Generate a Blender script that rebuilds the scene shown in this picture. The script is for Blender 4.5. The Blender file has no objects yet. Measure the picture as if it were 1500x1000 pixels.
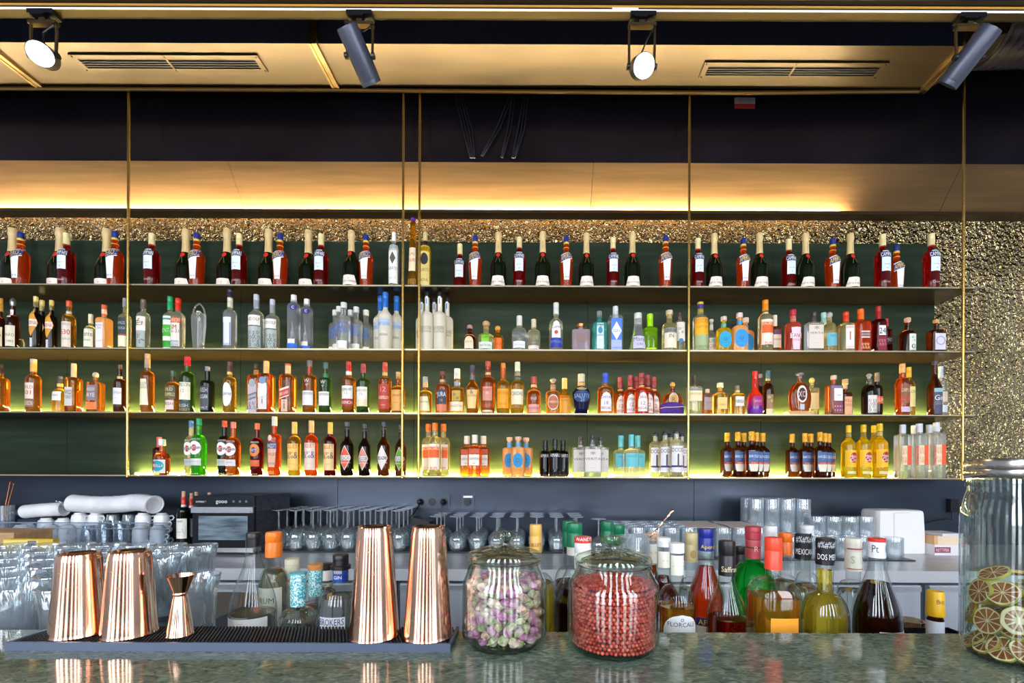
import bpy, math, random
from mathutils import Vector, Matrix
random.seed(7)
SC = bpy.context.scene
COL = SC.collection
PI = math.pi
# ---------------------------------------------------------------- camera model (1500x1000 frame)
F = 667.0            # focal length in pixels
PX, PY = 785.0, 690.0
TH = 0.004           # slight roll
EYE = 1.37

def at(x, y, Z):
    """point of the room seen at pixel x, y at distance Z in front of the camera"""
    dx, dy = x - PX, y - PY
    return Vector(((dx + TH * dy) * Z / F, Z, EYE - (dy - TH * dx) * Z / F))

def lin(h):
    h = h.lstrip('#')
    o = []
    for i in (0, 2, 4):
        c = int(h[i:i + 2], 16) / 255
        o.append(c / 12.92 if c <= 0.04045 else ((c + 0.055) / 1.055) ** 2.4)
    return (*o, 1)

# ---------------------------------------------------------------- materials
MATS = {}

def _new(name):
    m = bpy.data.materials.new(name)
    m.use_nodes = True
    nt = m.node_tree
    nt.nodes.clear()
    out = nt.nodes.new('ShaderNodeOutputMaterial')
    return m, nt, out

def P(name, col, rough=0.5, metal=0.0, trans=0.0, ior=1.45, coat=0.0, emit=None, es=0.0, spec=0.5):
    if name in MATS:
        return MATS[name]
    m, nt, out = _new(name)
    b = nt.nodes.new('ShaderNodeBsdfPrincipled')
    c = lin(col) if isinstance(col, str) else (*col, 1)
    b.inputs['Base Color'].default_value = c
    b.inputs['Roughness'].default_value = rough
    b.inputs['Metallic'].default_value = metal
    b.inputs['Transmission Weight'].default_value = trans
    b.inputs['IOR'].default_value = ior
    b.inputs['Coat Weight'].default_value = coat
    b.inputs['Specular IOR Level'].default_value = spec
    if emit:
        b.inputs['Emission Color'].default_value = lin(emit)
        b.inputs['Emission Strength'].default_value = es
    nt.links.new(b.outputs[0], out.inputs[0])
    MATS[name] = m
    return m

def noisy(name, stops, scale=(1, 1, 1), nscale=8, detail=6, rough=0.4, metal=0.0, bump=0.0, bscale=None,
          distort=0.0, kind='noise', coat=0.0, rr=None, bdist=0.01, warp=0.0, spec=.5):
    """procedural principled material: noise -> colour ramp, optional bump"""
    if name in MATS:
        return MATS[name]
    m, nt, out = _new(name)
    N = nt.nodes.new
    L = nt.links.new
    b = N('ShaderNodeBsdfPrincipled')
    tc = N('ShaderNodeTexCoord')
    mp = N('ShaderNodeMapping')
    mp.inputs['Scale'].default_value = scale
    L(tc.outputs['Object'], mp.inputs[0])
    if kind == 'voronoi':
        n = N('ShaderNodeTexVoronoi')
        n.inputs['Scale'].default_value = nscale
        fo = n.outputs['Distance']
    else:
        n = N('ShaderNodeTexNoise')
        n.inputs['Scale'].default_value = nscale
        n.inputs['Detail'].default_value = detail
        n.inputs['Distortion'].default_value = distort
        fo = n.outputs['Fac']
    L(mp.outputs[0], n.inputs['Vector'])
    r = N('ShaderNodeValToRGB')
    els = r.color_ramp.elements
    while len(els) < len(stops):
        els.new(0.5)
    for e, (p, c) in zip(els, stops):
        e.position = p
        e.color = lin(c)
    L(fo, r.inputs[0])
    L(r.outputs[0], b.inputs['Base Color'])
    b.inputs['Roughness'].default_value = rough
    b.inputs['Metallic'].default_value = metal
    b.inputs['Coat Weight'].default_value = coat
    b.inputs['Specular IOR Level'].default_value = spec
    if rr:
        mr = N('ShaderNodeMapRange')
        mr.inputs['To Min'].default_value, mr.inputs['To Max'].default_value = rr
        L(fo, mr.inputs[0])
        L(mr.outputs[0], b.inputs['Roughness'])
    if bump:
        n2 = N('ShaderNodeTexNoise')
        n2.inputs['Scale'].default_value = bscale or nscale
        n2.inputs['Detail'].default_value = 2
        n2.inputs['Distortion'].default_value = warp
        L(mp.outputs[0], n2.inputs['Vector'])
        bp = N('ShaderNodeBump')
        bp.inputs['Strength'].default_value = bump
        bp.inputs['Distance'].default_value = bdist
        L(n2.outputs['Fac'], bp.inputs['Height'])
        L(bp.outputs[0], b.inputs['Normal'])
    L(b.outputs[0], out.inputs[0])
    MATS[name] = m
    return m

def thin(name, tint='f6f9f9', edge='c2ccd0', refl=0.85, bump=0.0, bscale=60, bstretch=(1, 1, 1), base=.055, rough=.03, powr=3.0, haze=0.0):
    """clear thin-walled glass: see-through face on, mirror-like at grazing angles"""
    if name in MATS:
        return MATS[name]
    m, nt, out = _new(name)
    N = nt.nodes.new
    L = nt.links.new
    lw = N('ShaderNodeLayerWeight')
    lw.inputs['Blend'].default_value = 0.5
    pw = N('ShaderNodeMath'); pw.operation = 'POWER'; pw.inputs[1].default_value = powr
    L(lw.outputs['Facing'], pw.inputs[0])
    ma = N('ShaderNodeMath'); ma.operation = 'MULTIPLY_ADD'
    ma.inputs[1].default_value = refl; ma.inputs[2].default_value = base
    L(pw.outputs[0], ma.inputs[0])
    mc = N('ShaderNodeMix'); mc.data_type = 'RGBA'
    mc.inputs[6].default_value = lin(tint); mc.inputs[7].default_value = lin(edge)
    L(pw.outputs[0], mc.inputs[0])
    tr = N('ShaderNodeBsdfTransparent'); L(mc.outputs[2], tr.inputs[0])
    gl = N('ShaderNodeBsdfGlossy'); gl.inputs['Roughness'].default_value = rough
    gl.inputs[0].default_value = (0.95, 0.97, 1, 1)
    if bump:
        tc = N('ShaderNodeTexCoord')
        mp = N('ShaderNodeMapping'); mp.inputs['Scale'].default_value = bstretch
        L(tc.outputs['Object'], mp.inputs[0])
        n2 = N('ShaderNodeTexNoise'); n2.inputs['Scale'].default_value = bscale
        n2.inputs['Detail'].default_value = 1.5
        L(mp.outputs[0], n2.inputs['Vector'])
        bp = N('ShaderNodeBump'); bp.inputs['Strength'].default_value = bump; bp.inputs['Distance'].default_value = 0.004
        L(n2.outputs['Fac'], bp.inputs['Height'])
        L(bp.outputs[0], gl.inputs['Normal']); L(bp.outputs[0], lw.inputs['Normal'])
    mx = N('ShaderNodeMixShader')
    L(ma.outputs[0], mx.inputs[0]); L(tr.outputs[0], mx.inputs[1]); L(gl.outputs[0], mx.inputs[2])
    if haze:
        df = N('ShaderNodeBsdfDiffuse'); df.inputs[0].default_value = (.85, .89, .92, 1)  # white diffuse stands in for bright light refracted through the glass
        m2 = N('ShaderNodeMixShader'); m2.inputs[0].default_value = haze
        L(mx.outputs[0], m2.inputs[1]); L(df.outputs[0], m2.inputs[2]); mx = m2
    L(mx.outputs[0], out.inputs[0])
    MATS[name] = m
    return m

def emitter(name, col, s):
    if name in MATS:
        return MATS[name]
    m, nt, out = _new(name)
    e = nt.nodes.new('ShaderNodeEmission')
    e.inputs[0].default_value = lin(col) if isinstance(col, str) else (*col, 1)
    e.inputs[1].default_value = s
    nt.links.new(e.outputs[0], out.inputs[0])
    MATS[name] = m
    return m

def ink(h):            # matt print / paper colour
    return P('paper ' + h, h, 0.55)

def capm(h):           # moulded or foil cap colour
    if h.startswith('m'):
        return P('foil ' + h, h[1:], 0.28, 0.85)
    return P('cap ' + h, h, 0.35)

# ---------------------------------------------------------------- mesh builder
class MB:
    def __init__(s):
        s.v = []; s.f = []; s.mi = []
    def add(s, v, f, mi=0):
        o = len(s.v)
        s.v += [tuple(p) for p in v]
        s.f += [tuple(i + o for i in q) for q in f]
        s.mi += [mi] * len(f)
        return s
    def box(s, x0, x1, y0, y1, z0, z1, mi=0, M=None):
        v = [Vector((x, y, z)) for z in (z0, z1) for y in (y0, y1) for x in (x0, x1)]
        if M: v = [M @ p for p in v]
        return s.add(v, [(0, 2, 3, 1), (4, 5, 7, 6), (0, 1, 5, 4), (2, 6, 7, 3), (0, 4, 6, 2), (1, 3, 7, 5)], mi)
    def lathe(s, prof, n=32, sec=None, mi=0, M=None, closed=False):
        """prof: (radius, z) from bottom axis to top axis"""
        v = []; f = []; idx = []
        for (r, z) in prof:
            if r < 1e-6:
                idx.append([len(v)]); v.append(Vector((0, 0, z)))
            else:
                row = []
                for k in range(n):
                    a = 2 * PI * k / n
                    if sec: x, y = sec(a, r)
                    else: x, y = r * math.sin(a), -r * math.cos(a)
                    row.append(len(v)); v.append(Vector((x, y, z)))
                idx.append(row)
        prs = list(zip(idx, idx[1:]))
        if closed: prs.append((idx[-1], idx[0]))
        for a, b in prs:
            for k in range(n):
                j = (k + 1) % n
                if len(a) == 1 and len(b) == 1: continue
                if len(a) == 1: f.append((a[0], b[j], b[k]))
                elif len(b) == 1: f.append((a[k], a[j], b[0]))
                else: f.append((a[k], a[j], b[j], b[k]))
        if M: v = [M @ p for p in v]
        return s.add(v, f, mi)
    def tube(s, pts, r, n=10, mi=0, cap=True):
        pts = [Vector(p) for p in pts]
        rs = r if isinstance(r, (list, tuple)) else [r] * len(pts)
        v = []; f = []
        prev = None
        for i, p in enumerate(pts):
            d = (pts[min(i + 1, len(pts) - 1)] - pts[max(i - 1, 0)]).normalized()
            if prev is None:
                a = Vector((0, 0, 1)) if abs(d.z) < 0.9 else Vector((1, 0, 0))
                u = d.cross(a).normalized()
            else:
                u = (prev - d * prev.dot(d)).normalized()
            prev = u
            w = d.cross(u)
            for k in range(n):
                t = 2 * PI * k / n
                v.append(p + (u * math.cos(t) + w * math.sin(t)) * rs[i])
        for i in range(len(pts) - 1):
            for k in range(n):
                j = (k + 1) % n
                f.append((i * n + k, i * n + j, (i + 1) * n + j, (i + 1) * n + k))
        if cap:
            f.append(tuple(range(n - 1, -1, -1)))
            f.append(tuple(range((len(pts) - 1) * n, len(pts) * n)))
        return s.add(v, f, mi)
    def poly(s, pts, depth, mi=0):
        """flat polygon (x, z) at y=0..depth"""
        n = len(pts)
        v = [(x, 0, z) for x, z in pts] + [(x, depth, z) for x, z in pts]
        f = [tuple(range(n)), tuple(range(2 * n - 1, n - 1, -1))]
        f += [(i, i + n, (i + 1) % n + n, (i + 1) % n) for i in range(n)]
        return s.add(v, f, mi)
    def mesh(s, name, mats, ang=38):
        me = bpy.data.meshes.new(name)
        me.from_pydata(s.v, [], s.f)
        for m in (mats if isinstance(mats, (list, tuple)) else [mats]):
            me.materials.append(m)
        me.polygons.foreach_set('material_index', s.mi)
        me.polygons.foreach_set('use_smooth', [True] * len(s.f))
        me.update()
        try: me.set_sharp_from_angle(angle=math.radians(ang))
        except Exception: pass
        return me
    def build(s, name, mats, parent=None, ang=38):
        return link(name, s.mesh(name, mats, ang), parent)

def link(name, me, parent=None, loc=None):
    o = bpy.data.objects.new(name, me)
    COL.objects.link(o)
    if parent: o.parent = parent
    if loc is not None: o.location = loc
    return o

def tag(o, label, cat, group=None, kind=None):
    o['label'] = label; o['category'] = cat
    if group: o['group'] = group
    if kind: o['kind'] = kind
    return o

def thing(name, label, cat, loc=(0, 0, 0), rz=0, group=None):
    o = bpy.data.objects.new(name, None)
    COL.objects.link(o)
    o.location = loc; o.rotation_euler = (0, 0, rz)
    o.empty_display_size = 0.05
    return tag(o, label, cat, group)

def struct(name, mb, m):
    o = mb.build(name, m)
    o['kind'] = 'structure'
    return o

def dup(root, loc, rz=0, label=None, scale=None):
    r = root.copy(); COL.objects.link(r)
    r.location = loc; r.rotation_euler = (0, 0, rz)
    if scale: r.scale = (scale,) * 3
    if label: r['label'] = label
    for ch in list(root.children):
        c = ch.copy(); COL.objects.link(c); c.parent = r
        for g in list(ch.children):
            d = g.copy(); COL.objects.link(d); d.parent = c
    return r

ORD = 'first second third fourth fifth sixth seventh eighth ninth tenth eleventh twelfth thirteenth fourteenth fifteenth sixteenth seventeenth eighteenth nineteenth twentieth'.split()

# ---------------------------------------------------------------- lettering
_TXT = {}
def text2d(s):
    """letters as a flat mesh: height-1 capitals, centred; returns verts, faces, width"""
    if s in _TXT: return _TXT[s]
    cu = bpy.data.curves.new('txt', 'FONT')
    cu.body = s; cu.resolution_u = 2; cu.align_x = 'LEFT'
    ob = bpy.data.objects.new('txt', cu)
    COL.objects.link(ob)
    bpy.context.view_layer.update()
    dg = bpy.context.evaluated_depsgraph_get()
    me = ob.evaluated_get(dg).to_mesh()
    v = [(p.co.x, p.co.y) for p in me.vertices]
    f = [tuple(q.vertices) for q in me.polygons]
    ob.evaluated_get(dg).to_mesh_clear()
    bpy.data.objects.remove(ob); bpy.data.curves.remove(cu)
    if not v: v = [(0, 0)]
    x0 = min(p[0] for p in v); x1 = max(p[0] for p in v)
    k = 1 / 0.72
    v = [((x - (x0 + x1) / 2) * k, y * k - 0.5) for x, y in v]
    _TXT[s] = (v, f, (x1 - x0) * k)
    return _TXT[s]

def flat_text(mb, s, cx, cz, y, h, mi=0, maxw=None, vertical=False):
    """lettering on a plane facing -Y"""
    v, f, w = text2d(s)
    kx = h
    if maxw and w * h > maxw: kx = maxw / w
    if vertical: mb.add([(cx - q * h, y, cz + p * kx) for p, q in v], f, mi)
    else: mb.add([(cx + p * kx, y, cz + q * h) for p, q in v], f, mi)

# ---------------------------------------------------------------- bottles
# shape: neck radius, shoulder start, shoulder end, style, power, cap start, cap radius, squareness, depth ratio, base taper
SH = {
 'round':   dict(rn=.36, hs=.58, hn=.70, st='dome', p=2.0, c0=.80, cr=.40),
 'bitter':  dict(rn=.36, hs=.56, hn=.70, st='dome', p=2.2, c0=.79, cr=.40, rb=.97),
 'spritz':  dict(rn=.40, hs=.58, hn=.73, st='cos', p=2.0, c0=.88, cr=.40, rb=.88),
 'champ':   dict(rn=.30, hs=.36, hn=.72, st='cos', p=2.0, c0=.67, cr=.36),
 'wine':    dict(rn=.36, hs=.60, hn=.72, st='dome', p=2.2, c0=.80, cr=.39),
 'tall':    dict(rn=.38, hs=.62, hn=.73, st='dome', p=2.0, c0=.82, cr=.42),
 'slope':   dict(rn=.34, hs=.50, hn=.72, st='cos', p=2.0, c0=.83, cr=.38),
 'whisky':  dict(rn=.37, hs=.60, hn=.70, st='dome', p=2.6, c0=.82, cr=.40),
 'bulge':   dict(rn=.34, hs=.52, hn=.66, st='dome', p=2.0, c0=.80, cr=.38, rb=.9),
 'square':  dict(rn=.34, hs=.62, hn=.72, st='dome', p=2.6, c0=.80, cr=.38, sq=5),
 'slab':    dict(rn=.30, hs=.68, hn=.74, st='dome', p=5.0, c0=.80, cr=.32, sq=7, dr=.62),
 'oblong':  dict(rn=.30, hs=.56, hn=.68, st='dome', p=2.2, c0=.79, cr=.33, sq=3, dr=.7),
 'cone':    dict(rn=.42, hs=.04, hn=.72, st='lin', p=2.0, c0=.74, cr=.46),
 'tallcone':dict(rn=.42, hs=.02, hn=.96, st='lin', p=2.0, c0=.90, cr=.44),
 'squat':   dict(rn=.34, hs=.46, hn=.66, st='dome', p=2.2, c0=.74, cr=.38),
 'mart':    dict(rn=.34, hs=.56, hn=.72, st='dome', p=1.8, c0=.87, cr=.36, rb=.92),
 'ball':    dict(rn=.34, hs=.30, hn=.62, st='dome', p=2.0, c0=.74, cr=.36),
 'beer':    dict(rn=.34, hs=.46, hn=.78, st='cos', p=2.0, c0=.93, cr=.40),
}

def profile(sh, R, H, n=12):
    rb = sh.get('rb', 1.0)
    pts = [(0, 0.012 * H), (.62 * R * rb, 0.006 * H), (.72 * R * rb, 0), (.92 * R * rb, 0), (.985 * R * rb, 0.012 * H)]
    hs, hn, rn, p = sh['hs'], sh['hn'], sh['rn'], sh['p']
    if hs > .1:
        for k in range(1, 5):
            t = k / 4
            pts.append((R * (rb + (1 - rb) * min(1, t * 1.3)), (0.03 + (hs - 0.03) * t) * H))
    for k in range(1, n + 1):
        t = k / n
        if sh['st'] == 'dome': q = max(0, 1 - t ** p) ** (1 / p)
        elif sh['st'] == 'cos': q = .5 * (1 + math.cos(PI * t))
        else: q = 1 - t
        pts.append((R * (rn + (1 - rn) * q), (hs + (hn - hs) * t) * H))
    # soften the join to the neck
    top = sh['c0'] + (1 - sh['c0']) * 0.45
    if top > hn:
        pts.append((R * rn, (hn + (top - hn) * .3) * H))
        pts.append((R * rn, top * H))
    pts.append((0, top * H + 0.0005))
    return pts

class Surf:
    """the outside of a bottle, so that labels can be laid on it"""
    def __init__(s, sh, R, H):
        s.sh, s.R, s.H = sh, R, H
        s.prof = profile(sh, R, H)
        s.sq = sh.get('sq', 0); s.dr = sh.get('dr', 1.0)
        s.side = [q for q in s.prof[3:-1]]
        s.over = []
    def rad(s, z):
        p = s.side
        if z <= p[0][1]: return p[0][0]
        for (r0, z0), (r1, z1) in zip(p, p[1:]):
            if z0 <= z <= z1:
                return r0 + (r1 - r0) * ((z - z0) / (z1 - z0) if z1 > z0 else 0)
        return p[-1][0]
    def sec(s, a, r):
        k = 1.0; d = 1.0
        if s.sq or s.dr != 1:
            rn = s.sh['rn']
            b = min(1, max(0, (r / s.R - rn) / (1 - rn))) if r < s.R else 1
            b = b ** .5
            if s.sq:
                e = 2 + (s.sq - 2) * b
                k = (abs(math.cos(a)) ** e + abs(math.sin(a)) ** e) ** (-1 / e)
            d = 1 + (s.dr - 1) * b
        return r * k * math.sin(a), -r * k * math.cos(a) * d
    def pt(s, u, z, off):
        r = s.rad(z)
        for (a0, a1, q) in s.over:
            if a0 <= z <= a1: r = max(r, q)
        a = math.atan2(u, r * s.dr) if s.sq else u / max(r, 1e-4)
        x, y = s.sec(a, r)
        l = math.hypot(x, y) or 1
        if s.sq:
            return (x, y - off, z)
        return (x * (1 + off / l), y * (1 + off / l), z)

def label_part(S, specs, hi=False):
    """one printed label: paper patches and lettering, following the bottle's surface.
       spec: (shape, v0, v1, half-angle, colour, [(text, v, size, colour)...][, centre angle])"""
    mb = MB(); mats = []; key = {}
    def mi(c):
        if c not in key:
            key[c] = len(mats); mats.append(capm(c) if c.startswith('m') else ink(c))
        return key[c]
    off = 0.0006
    for sp in specs:
        shp, v0, v1, ang, col, txt = sp[:6]
        ca = sp[6] if len(sp) > 6 else 0
        z0, z1 = v0 * S.H, v1 * S.H
        R = S.rad((z0 + z1) / 2)
        hw = math.radians(ang) * R
        cu = math.radians(ca) * R
        if col:
            nu = max(6, int(ang / 7)); nv = 14 if shp in 'oda' else 6
            vv = []; ff = []
            for j in range(nv + 1):
                t = j / nv
                if shp == 'o':
                    t = .5 - .5 * math.cos(PI * t); w = math.sqrt(max(0, 1 - (2 * t - 1) ** 2))
                elif shp == 'd': w = 1 - abs(2 * t - 1)
                elif shp == 'a': w = 1 if t < .45 else math.sqrt(max(0, 1 - ((t - .45) / .55) ** 2))
                elif shp == 't': w = 1 - .35 * (1 - t)
                elif shp == 'T': w = 1 - .35 * t
                else: w = 1
                w = max(w, 0.004)
                for i in range(nu + 1):
                    q = (2 * i / nu - 1) * w
                    z = z0 + (z1 - z0) * t
                    if shp == 's': z += q * hw * .35
                    vv.append(S.pt(cu + q * hw, z, off))
            for j in range(nv):
                for i in range(nu):
                    a = j * (nu + 1) + i
                    ff.append((a, a + 1, a + nu + 2, a + nu + 1))
            mb.add(vv, ff, mi(col))
        for (st, v, size, tc) in txt:
            vv, ff, w = text2d(st)
            h = size * S.H
            kx = h * .95
            if w * kx > 1.85 * hw: kx = 1.85 * hw / w
            tilt = .35 if shp == 's' else 0
            mb.add([S.pt(cu + p * kx, v * S.H + q * h + p * kx * tilt, off * 2) for p, q in vv], ff, mi(tc))
        off += 0.0003
    return mb, mats

def cap_mesh(S, c, n=28):
    """c: (v0, v1, radius factor, colour, style)"""
    v0, v1, rf, col, st = c
    z0, z1, r = v0 * S.H, v1 * S.H, rf * S.R
    mb = MB(); h = z1 - z0
    if st == 'cork':      # bar-top stopper with a wider head
        pr = [(0, z0), (r * .8, z0), (r * .8, z0 + h * .45), (r * 1.12, z0 + h * .48), (r * 1.15, z0 + h * .55), (r * 1.15, z1 - h * .06), (r * 1.05, z1), (0, z1)]
    elif st == 'ball':
        pr = [(0, z0), (r * .7, z0), (r * .7, z0 + h * .3)] + [(r * 1.2 * math.sin(PI * t), z0 + h * (.62 - .38 * math.cos(PI * t))) for t in (.3, .4, .5, .6, .7, .8, .9)] + [(0, z1)]
    elif st == 'foil':    # long tapering foil of a sparkling wine
        pr = [(0, z0), (r * 1.22, z0), (r * 1.06, z0 + h * .3), (r * .98, z0 + h * .62), (r * .98, z0 + h * .70), (r * 1.18, z0 + h * .76), (r * 1.2, z0 + h * .84), (r * 1.1, z0 + h * .87), (r * 1.08, z1 - h * .03), (r * .9, z1), (0, z1)]
    elif st == 'pour':    # speed pourer / slim stopper
        pr = [(0, z0), (r, z0), (r, z0 + h * .3), (r * .55, z0 + h * .36), (r * .5, z0 + h * .62), (r * .9, z0 + h * .68), (r * .9, z1 - h * .1), (r * .5, z1), (0, z1)]
    elif st == 'crown':
        pr = [(0, z0), (r * .8, z0), (r * .7, z0 + h * .4), (r * 1.25, z0 + h * .5), (r * 1.35, z1 - h * .1), (r * 1.1, z1), (0, z1)]
    else:                 # screw cap with a groove or two
        pr = [(0, z0), (r, z0), (r, z0 + h * .55), (r * .955, z0 + h * .57), (r * .955, z0 + h * .61), (r, z0 + h * .63), (r, z1 - h * .08), (r * .93, z1), (0, z1)]
    mb.lathe(pr, n)
    return mb

GL = {  # bottle glass with what is in it: colour, transmission
 'clear': ('f6f6f0', .90), 'frost': ('f4ecd6', .35), 'pale': ('f9f3d6', .88), 'straw': ('f6e6a8', .86),
 'gold': ('fab02c', .94), 'amber': ('f48a1c', .95), 'orange': ('ff5608', .82), 'ruby': ('c40e08', .9),
 'brown': ('6a2c0c', .9), 'dark': ('1c0d07', .5), 'black': ('0b0a0c', .25), 'greenblack': ('10180c', .4),
 'green': ('3cb818', .85), 'deepgreen': ('48701c', .88), 'lime': ('a6e01e', .75), 'teal': ('66d8d0', .8),
 'blue': ('2a55c8', .55), 'navy': ('0c1440', .35), 'yellow': ('f8cc14', .72), 'rose': ('ff6e50', .75), 'copper': ('ee7018', .94),
 'peach': ('ffb464', .4), 'mauve': ('b9a3ad', .45), 'wineg': ('141d0c', .4), 'redblack': ('70080c', .85), 'lilac': ('e6e4e8', .88),
}
def glassm(k):
    c, t = GL[k]
    return P('bottle glass ' + k, c, 0.04 if k != 'frost' else .35, 0, t, 1.36)

def gradm():
    m, nt, out = _new('red to violet glass')
    N = nt.nodes.new; L = nt.links.new
    b_ = N('ShaderNodeBsdfPrincipled'); tc = N('ShaderNodeTexCoord'); sx = N('ShaderNodeSeparateXYZ'); mr = N('ShaderNodeMapRange'); cr = N('ShaderNodeValToRGB')
    L(tc.outputs['Object'], sx.inputs[0]); L(sx.outputs[2], mr.inputs[0]); mr.inputs[2].default_value = .26
    cr.color_ramp.elements[0].position = .12; cr.color_ramp.elements[0].color = lin('5a1aa0')
    cr.color_ramp.elements[1].position = .45; cr.color_ramp.elements[1].color = lin('e8381c')
    L(mr.outputs[0], cr.inputs[0]); L(cr.outputs[0], b_.inputs['Base Color'])
    b_.inputs['Roughness'].default_value = .08; b_.inputs['Transmission Weight'].default_value = .3
    L(b_.outputs[0], out.inputs[0])
    return m

BOTTLES = []
ROWZ = {1: EYE + (690 - 418) / F * 2.72, 2: EYE + (690 - 511.5) / F * 2.72, 3: EYE + (690 - 605) / F * 2.72, 4: EYE + (690 - 697.7) / F * 2.72}
ROWN = {1: 'top shelf', 2: 'second shelf', 3: 'third shelf', 4: 'bottom shelf'}
FR, MD, BK = 2.768, 2.842, 2.915

def make_bottle(name, base, H, R, sh, glass, caps, labels, desc, grp=None, rz=0, hi=False, matbody=None):
    S = Surf(sh, R, H)
    t = thing(name, desc, 'bottle', base, rz, grp)
    n = 44 if hi else 28
    b = MB().lathe(S.prof, n, S.sec).build('bottle_body', matbody or glassm(glass), t)
    for i, c in enumerate(caps):
        cap_mesh(S, c, n).build('cap' if i == 0 else 'neck_band', capm(c[3]), t)
    S.over = [(c[0] * H, c[1] * H, c[2] * R * (1.08 if c[4] == 'foil' else 1)) for c in caps if c[4] in ('screw', 'foil')]
    add_labels(S, labels, t, hi)
    return t

def add_labels(S, labels, t, hi):
    for lb in labels:
        cl = []
        for sp in lb:
            a, c = (sp[1], sp[2]) if sp[4] else (9e9, -9e9)
            for x in sp[5]: a, c = min(a, x[1] - x[2] * .5), max(c, x[1] + x[2] * .5)
            ca = sp[6] if len(sp) > 6 else 0
            g = (a, c, ca - sp[3], ca + sp[3])
            hit = [q for q in cl if q[0][0] < g[1] and g[0] < q[0][1] and q[0][2] < g[3] and g[2] < q[0][3]]
            sps = []
            for q in hit:
                sps += q[1]; cl.remove(q)
                g = (min(g[0], q[0][0]), max(g[1], q[0][1]), min(g[2], q[0][2]), max(g[3], q[0][3]))
            cl.append((g, sps + [sp]))
        for g, sps in cl:
            mb, mats = label_part(S, sps, hi)
            nm = 'lettering' if all(not sp[4] for sp in sps) else ('neck_label' if g[0] > .62 else 'label')
            mb.build(nm, mats, t)

def b(row, x, yt, w, Z, shape, glass, cap, labels, desc, name='liquor_bottle', rz=0, grp=None, style='screw', matbody=None, **ov):
    sh = dict(SH[shape]); sh.update(ov)
    z0 = ROWZ[row]
    p = at(x, yt, Z)
    H = p.z - z0
    R = w / 2 * Z / F / math.sqrt(1 + ((x - PX) / F) ** 2)
    base = at(x, (yt + 690) / 2, Z); base.z = z0 + .0005
    base.x = at(x, yt * .5 + .5 * (690 - (z0 - EYE) * F / Z), Z).x
    caps = []
    if isinstance(cap, str): caps = [(sh['c0'], 1.0, sh['cr'], cap, style)]
    else: caps = cap
    labs = [labels] if labels and isinstance(labels[0], tuple) else (labels or [])
    t = make_bottle(name, base, H, R, sh, glass, caps, labs, desc, grp, rz, matbody=gradm() if matbody else None)
    BOTTLES.append([t, desc, row, base.x, grp, R * max(1, sh.get('dr', 1)) * (1.0 if not sh.get('sq') else 1.06)])
    return t

def again(t, row, x, yt, Z, desc, rz=0):
    """another bottle of the same kind, scaled to its own height"""
    src = [q for q in BOTTLES if q[0] is t][0]
    z0 = ROWZ[row]
    H = at(x, yt, Z).z - z0
    top = max(c.location.z + max(v.co.z for v in c.data.vertices) for c in t.children)
    base = at(x, yt * .5 + .5 * (690 - (z0 - EYE) * F / Z), Z); base.z = z0 + .0005
    r = dup(t, base, rz, desc, H / top)
    BOTTLES.append([r, desc, row, base.x, src[4], src[5] * H / top])
    return r

def relax():
    for it in range(160):
        mv = 0
        for row in (1, 2, 3, 4):
            qs = [q for q in BOTTLES if q[2] == row]
            for i in range(len(qs)):
                for j in range(i + 1, len(qs)):
                    A, B = qs[i], qs[j]
                    a, c = A[0].location, B[0].location
                    d = Vector((c.x - a.x, c.y - a.y)); need = A[5] + B[5] + .0012
                    if d.length < need:
                        if d.length < 1e-5: d = Vector((0, 1e-3))
                        e = need - d.length; mv = max(mv, e)
                        u = d.normalized() * e * .5
                        for q, s_ in ((A, -1), (B, 1)):
                            l = q[0].location
                            l.x += u.x * s_ * .6; l.y += u.y * s_ * 1.2
            for q in qs:
                l = q[0].location
                l.y = min(max(l.y, 2.7235 + q[5]), 2.951 - q[5])
        if mv < 2e-4: break
    print('relax', it, round(mv, 5))

def finish_labels():
    relax()
    by = {}
    for q in BOTTLES: by.setdefault((q[1], q[2]), []).append(q)
    for (d, row), qs in by.items():
        if len(qs) == 1: continue
        qs.sort(key=lambda q: q[3])
        for i, q in enumerate(qs):
            q[0]['label'] = '%s, %s from left on %s' % (d, ORD[i], ROWN[row])
# ================================================================ the bottles on the four shelves
W_, K_, N_ = 'f2f0ea', '17161a', '1c2c6e'
CREAM, GOLD, RED = 'efe2c4', 'mc99a4a', 'c8201c'
# ---- top shelf: red bitters, orange aperitif, sparkling wine
def camp(x, yt, Z, **k):
    return b(1, x, yt, 18.5, Z, 'bitter', 'ruby', [(.79, 1, .42, 'e6d59a', 'screw'), (.765, .79, .40, 'a8281c', 'screw')],
      [('r', .30, .57, 40, 'dfe9ee', [('MILANO', .42, .02, '6f7680'), ('*', .34, .05, '6b5a4a')]), ('r', .55, .655, 50, '23305f', [('CAMPARI', .60, .075, 'f6f6f2')]),
       ('r', .655, .68, 34, 'cfd8dc', []), ('r', .10, .13, 30, None, [('Campari', .11, .04, 'c9a0a0')])],
      'red bitter bottle with cream cap', 'bitter_bottle', grp='red bitter bottles on the top shelf', **k)
def aper(x, yt, Z, **k):
    return b(1, x, yt, 19, Z, 'spritz', 'orange', [(.885, 1, .41, '20307c', 'screw'), (.845, .885, .42, 'e0c24a', 'screw'), (.765, .78, .46, 'f0b24a', 'screw')],
      [('t', .13, .52, 36, 'f0efec', [('1919', .18, .035, '3a3f66')]), ('s', .50, .66, 54, 'e8e6e2', []), ('s', .515, .64, 54, '20408e', [('APEROL', .577, .095, 'f6cf1c')])],
      'orange aperitif bottle with blue cap', 'aperitif_bottle', grp='orange aperitif bottles on the top shelf', **k)
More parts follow.
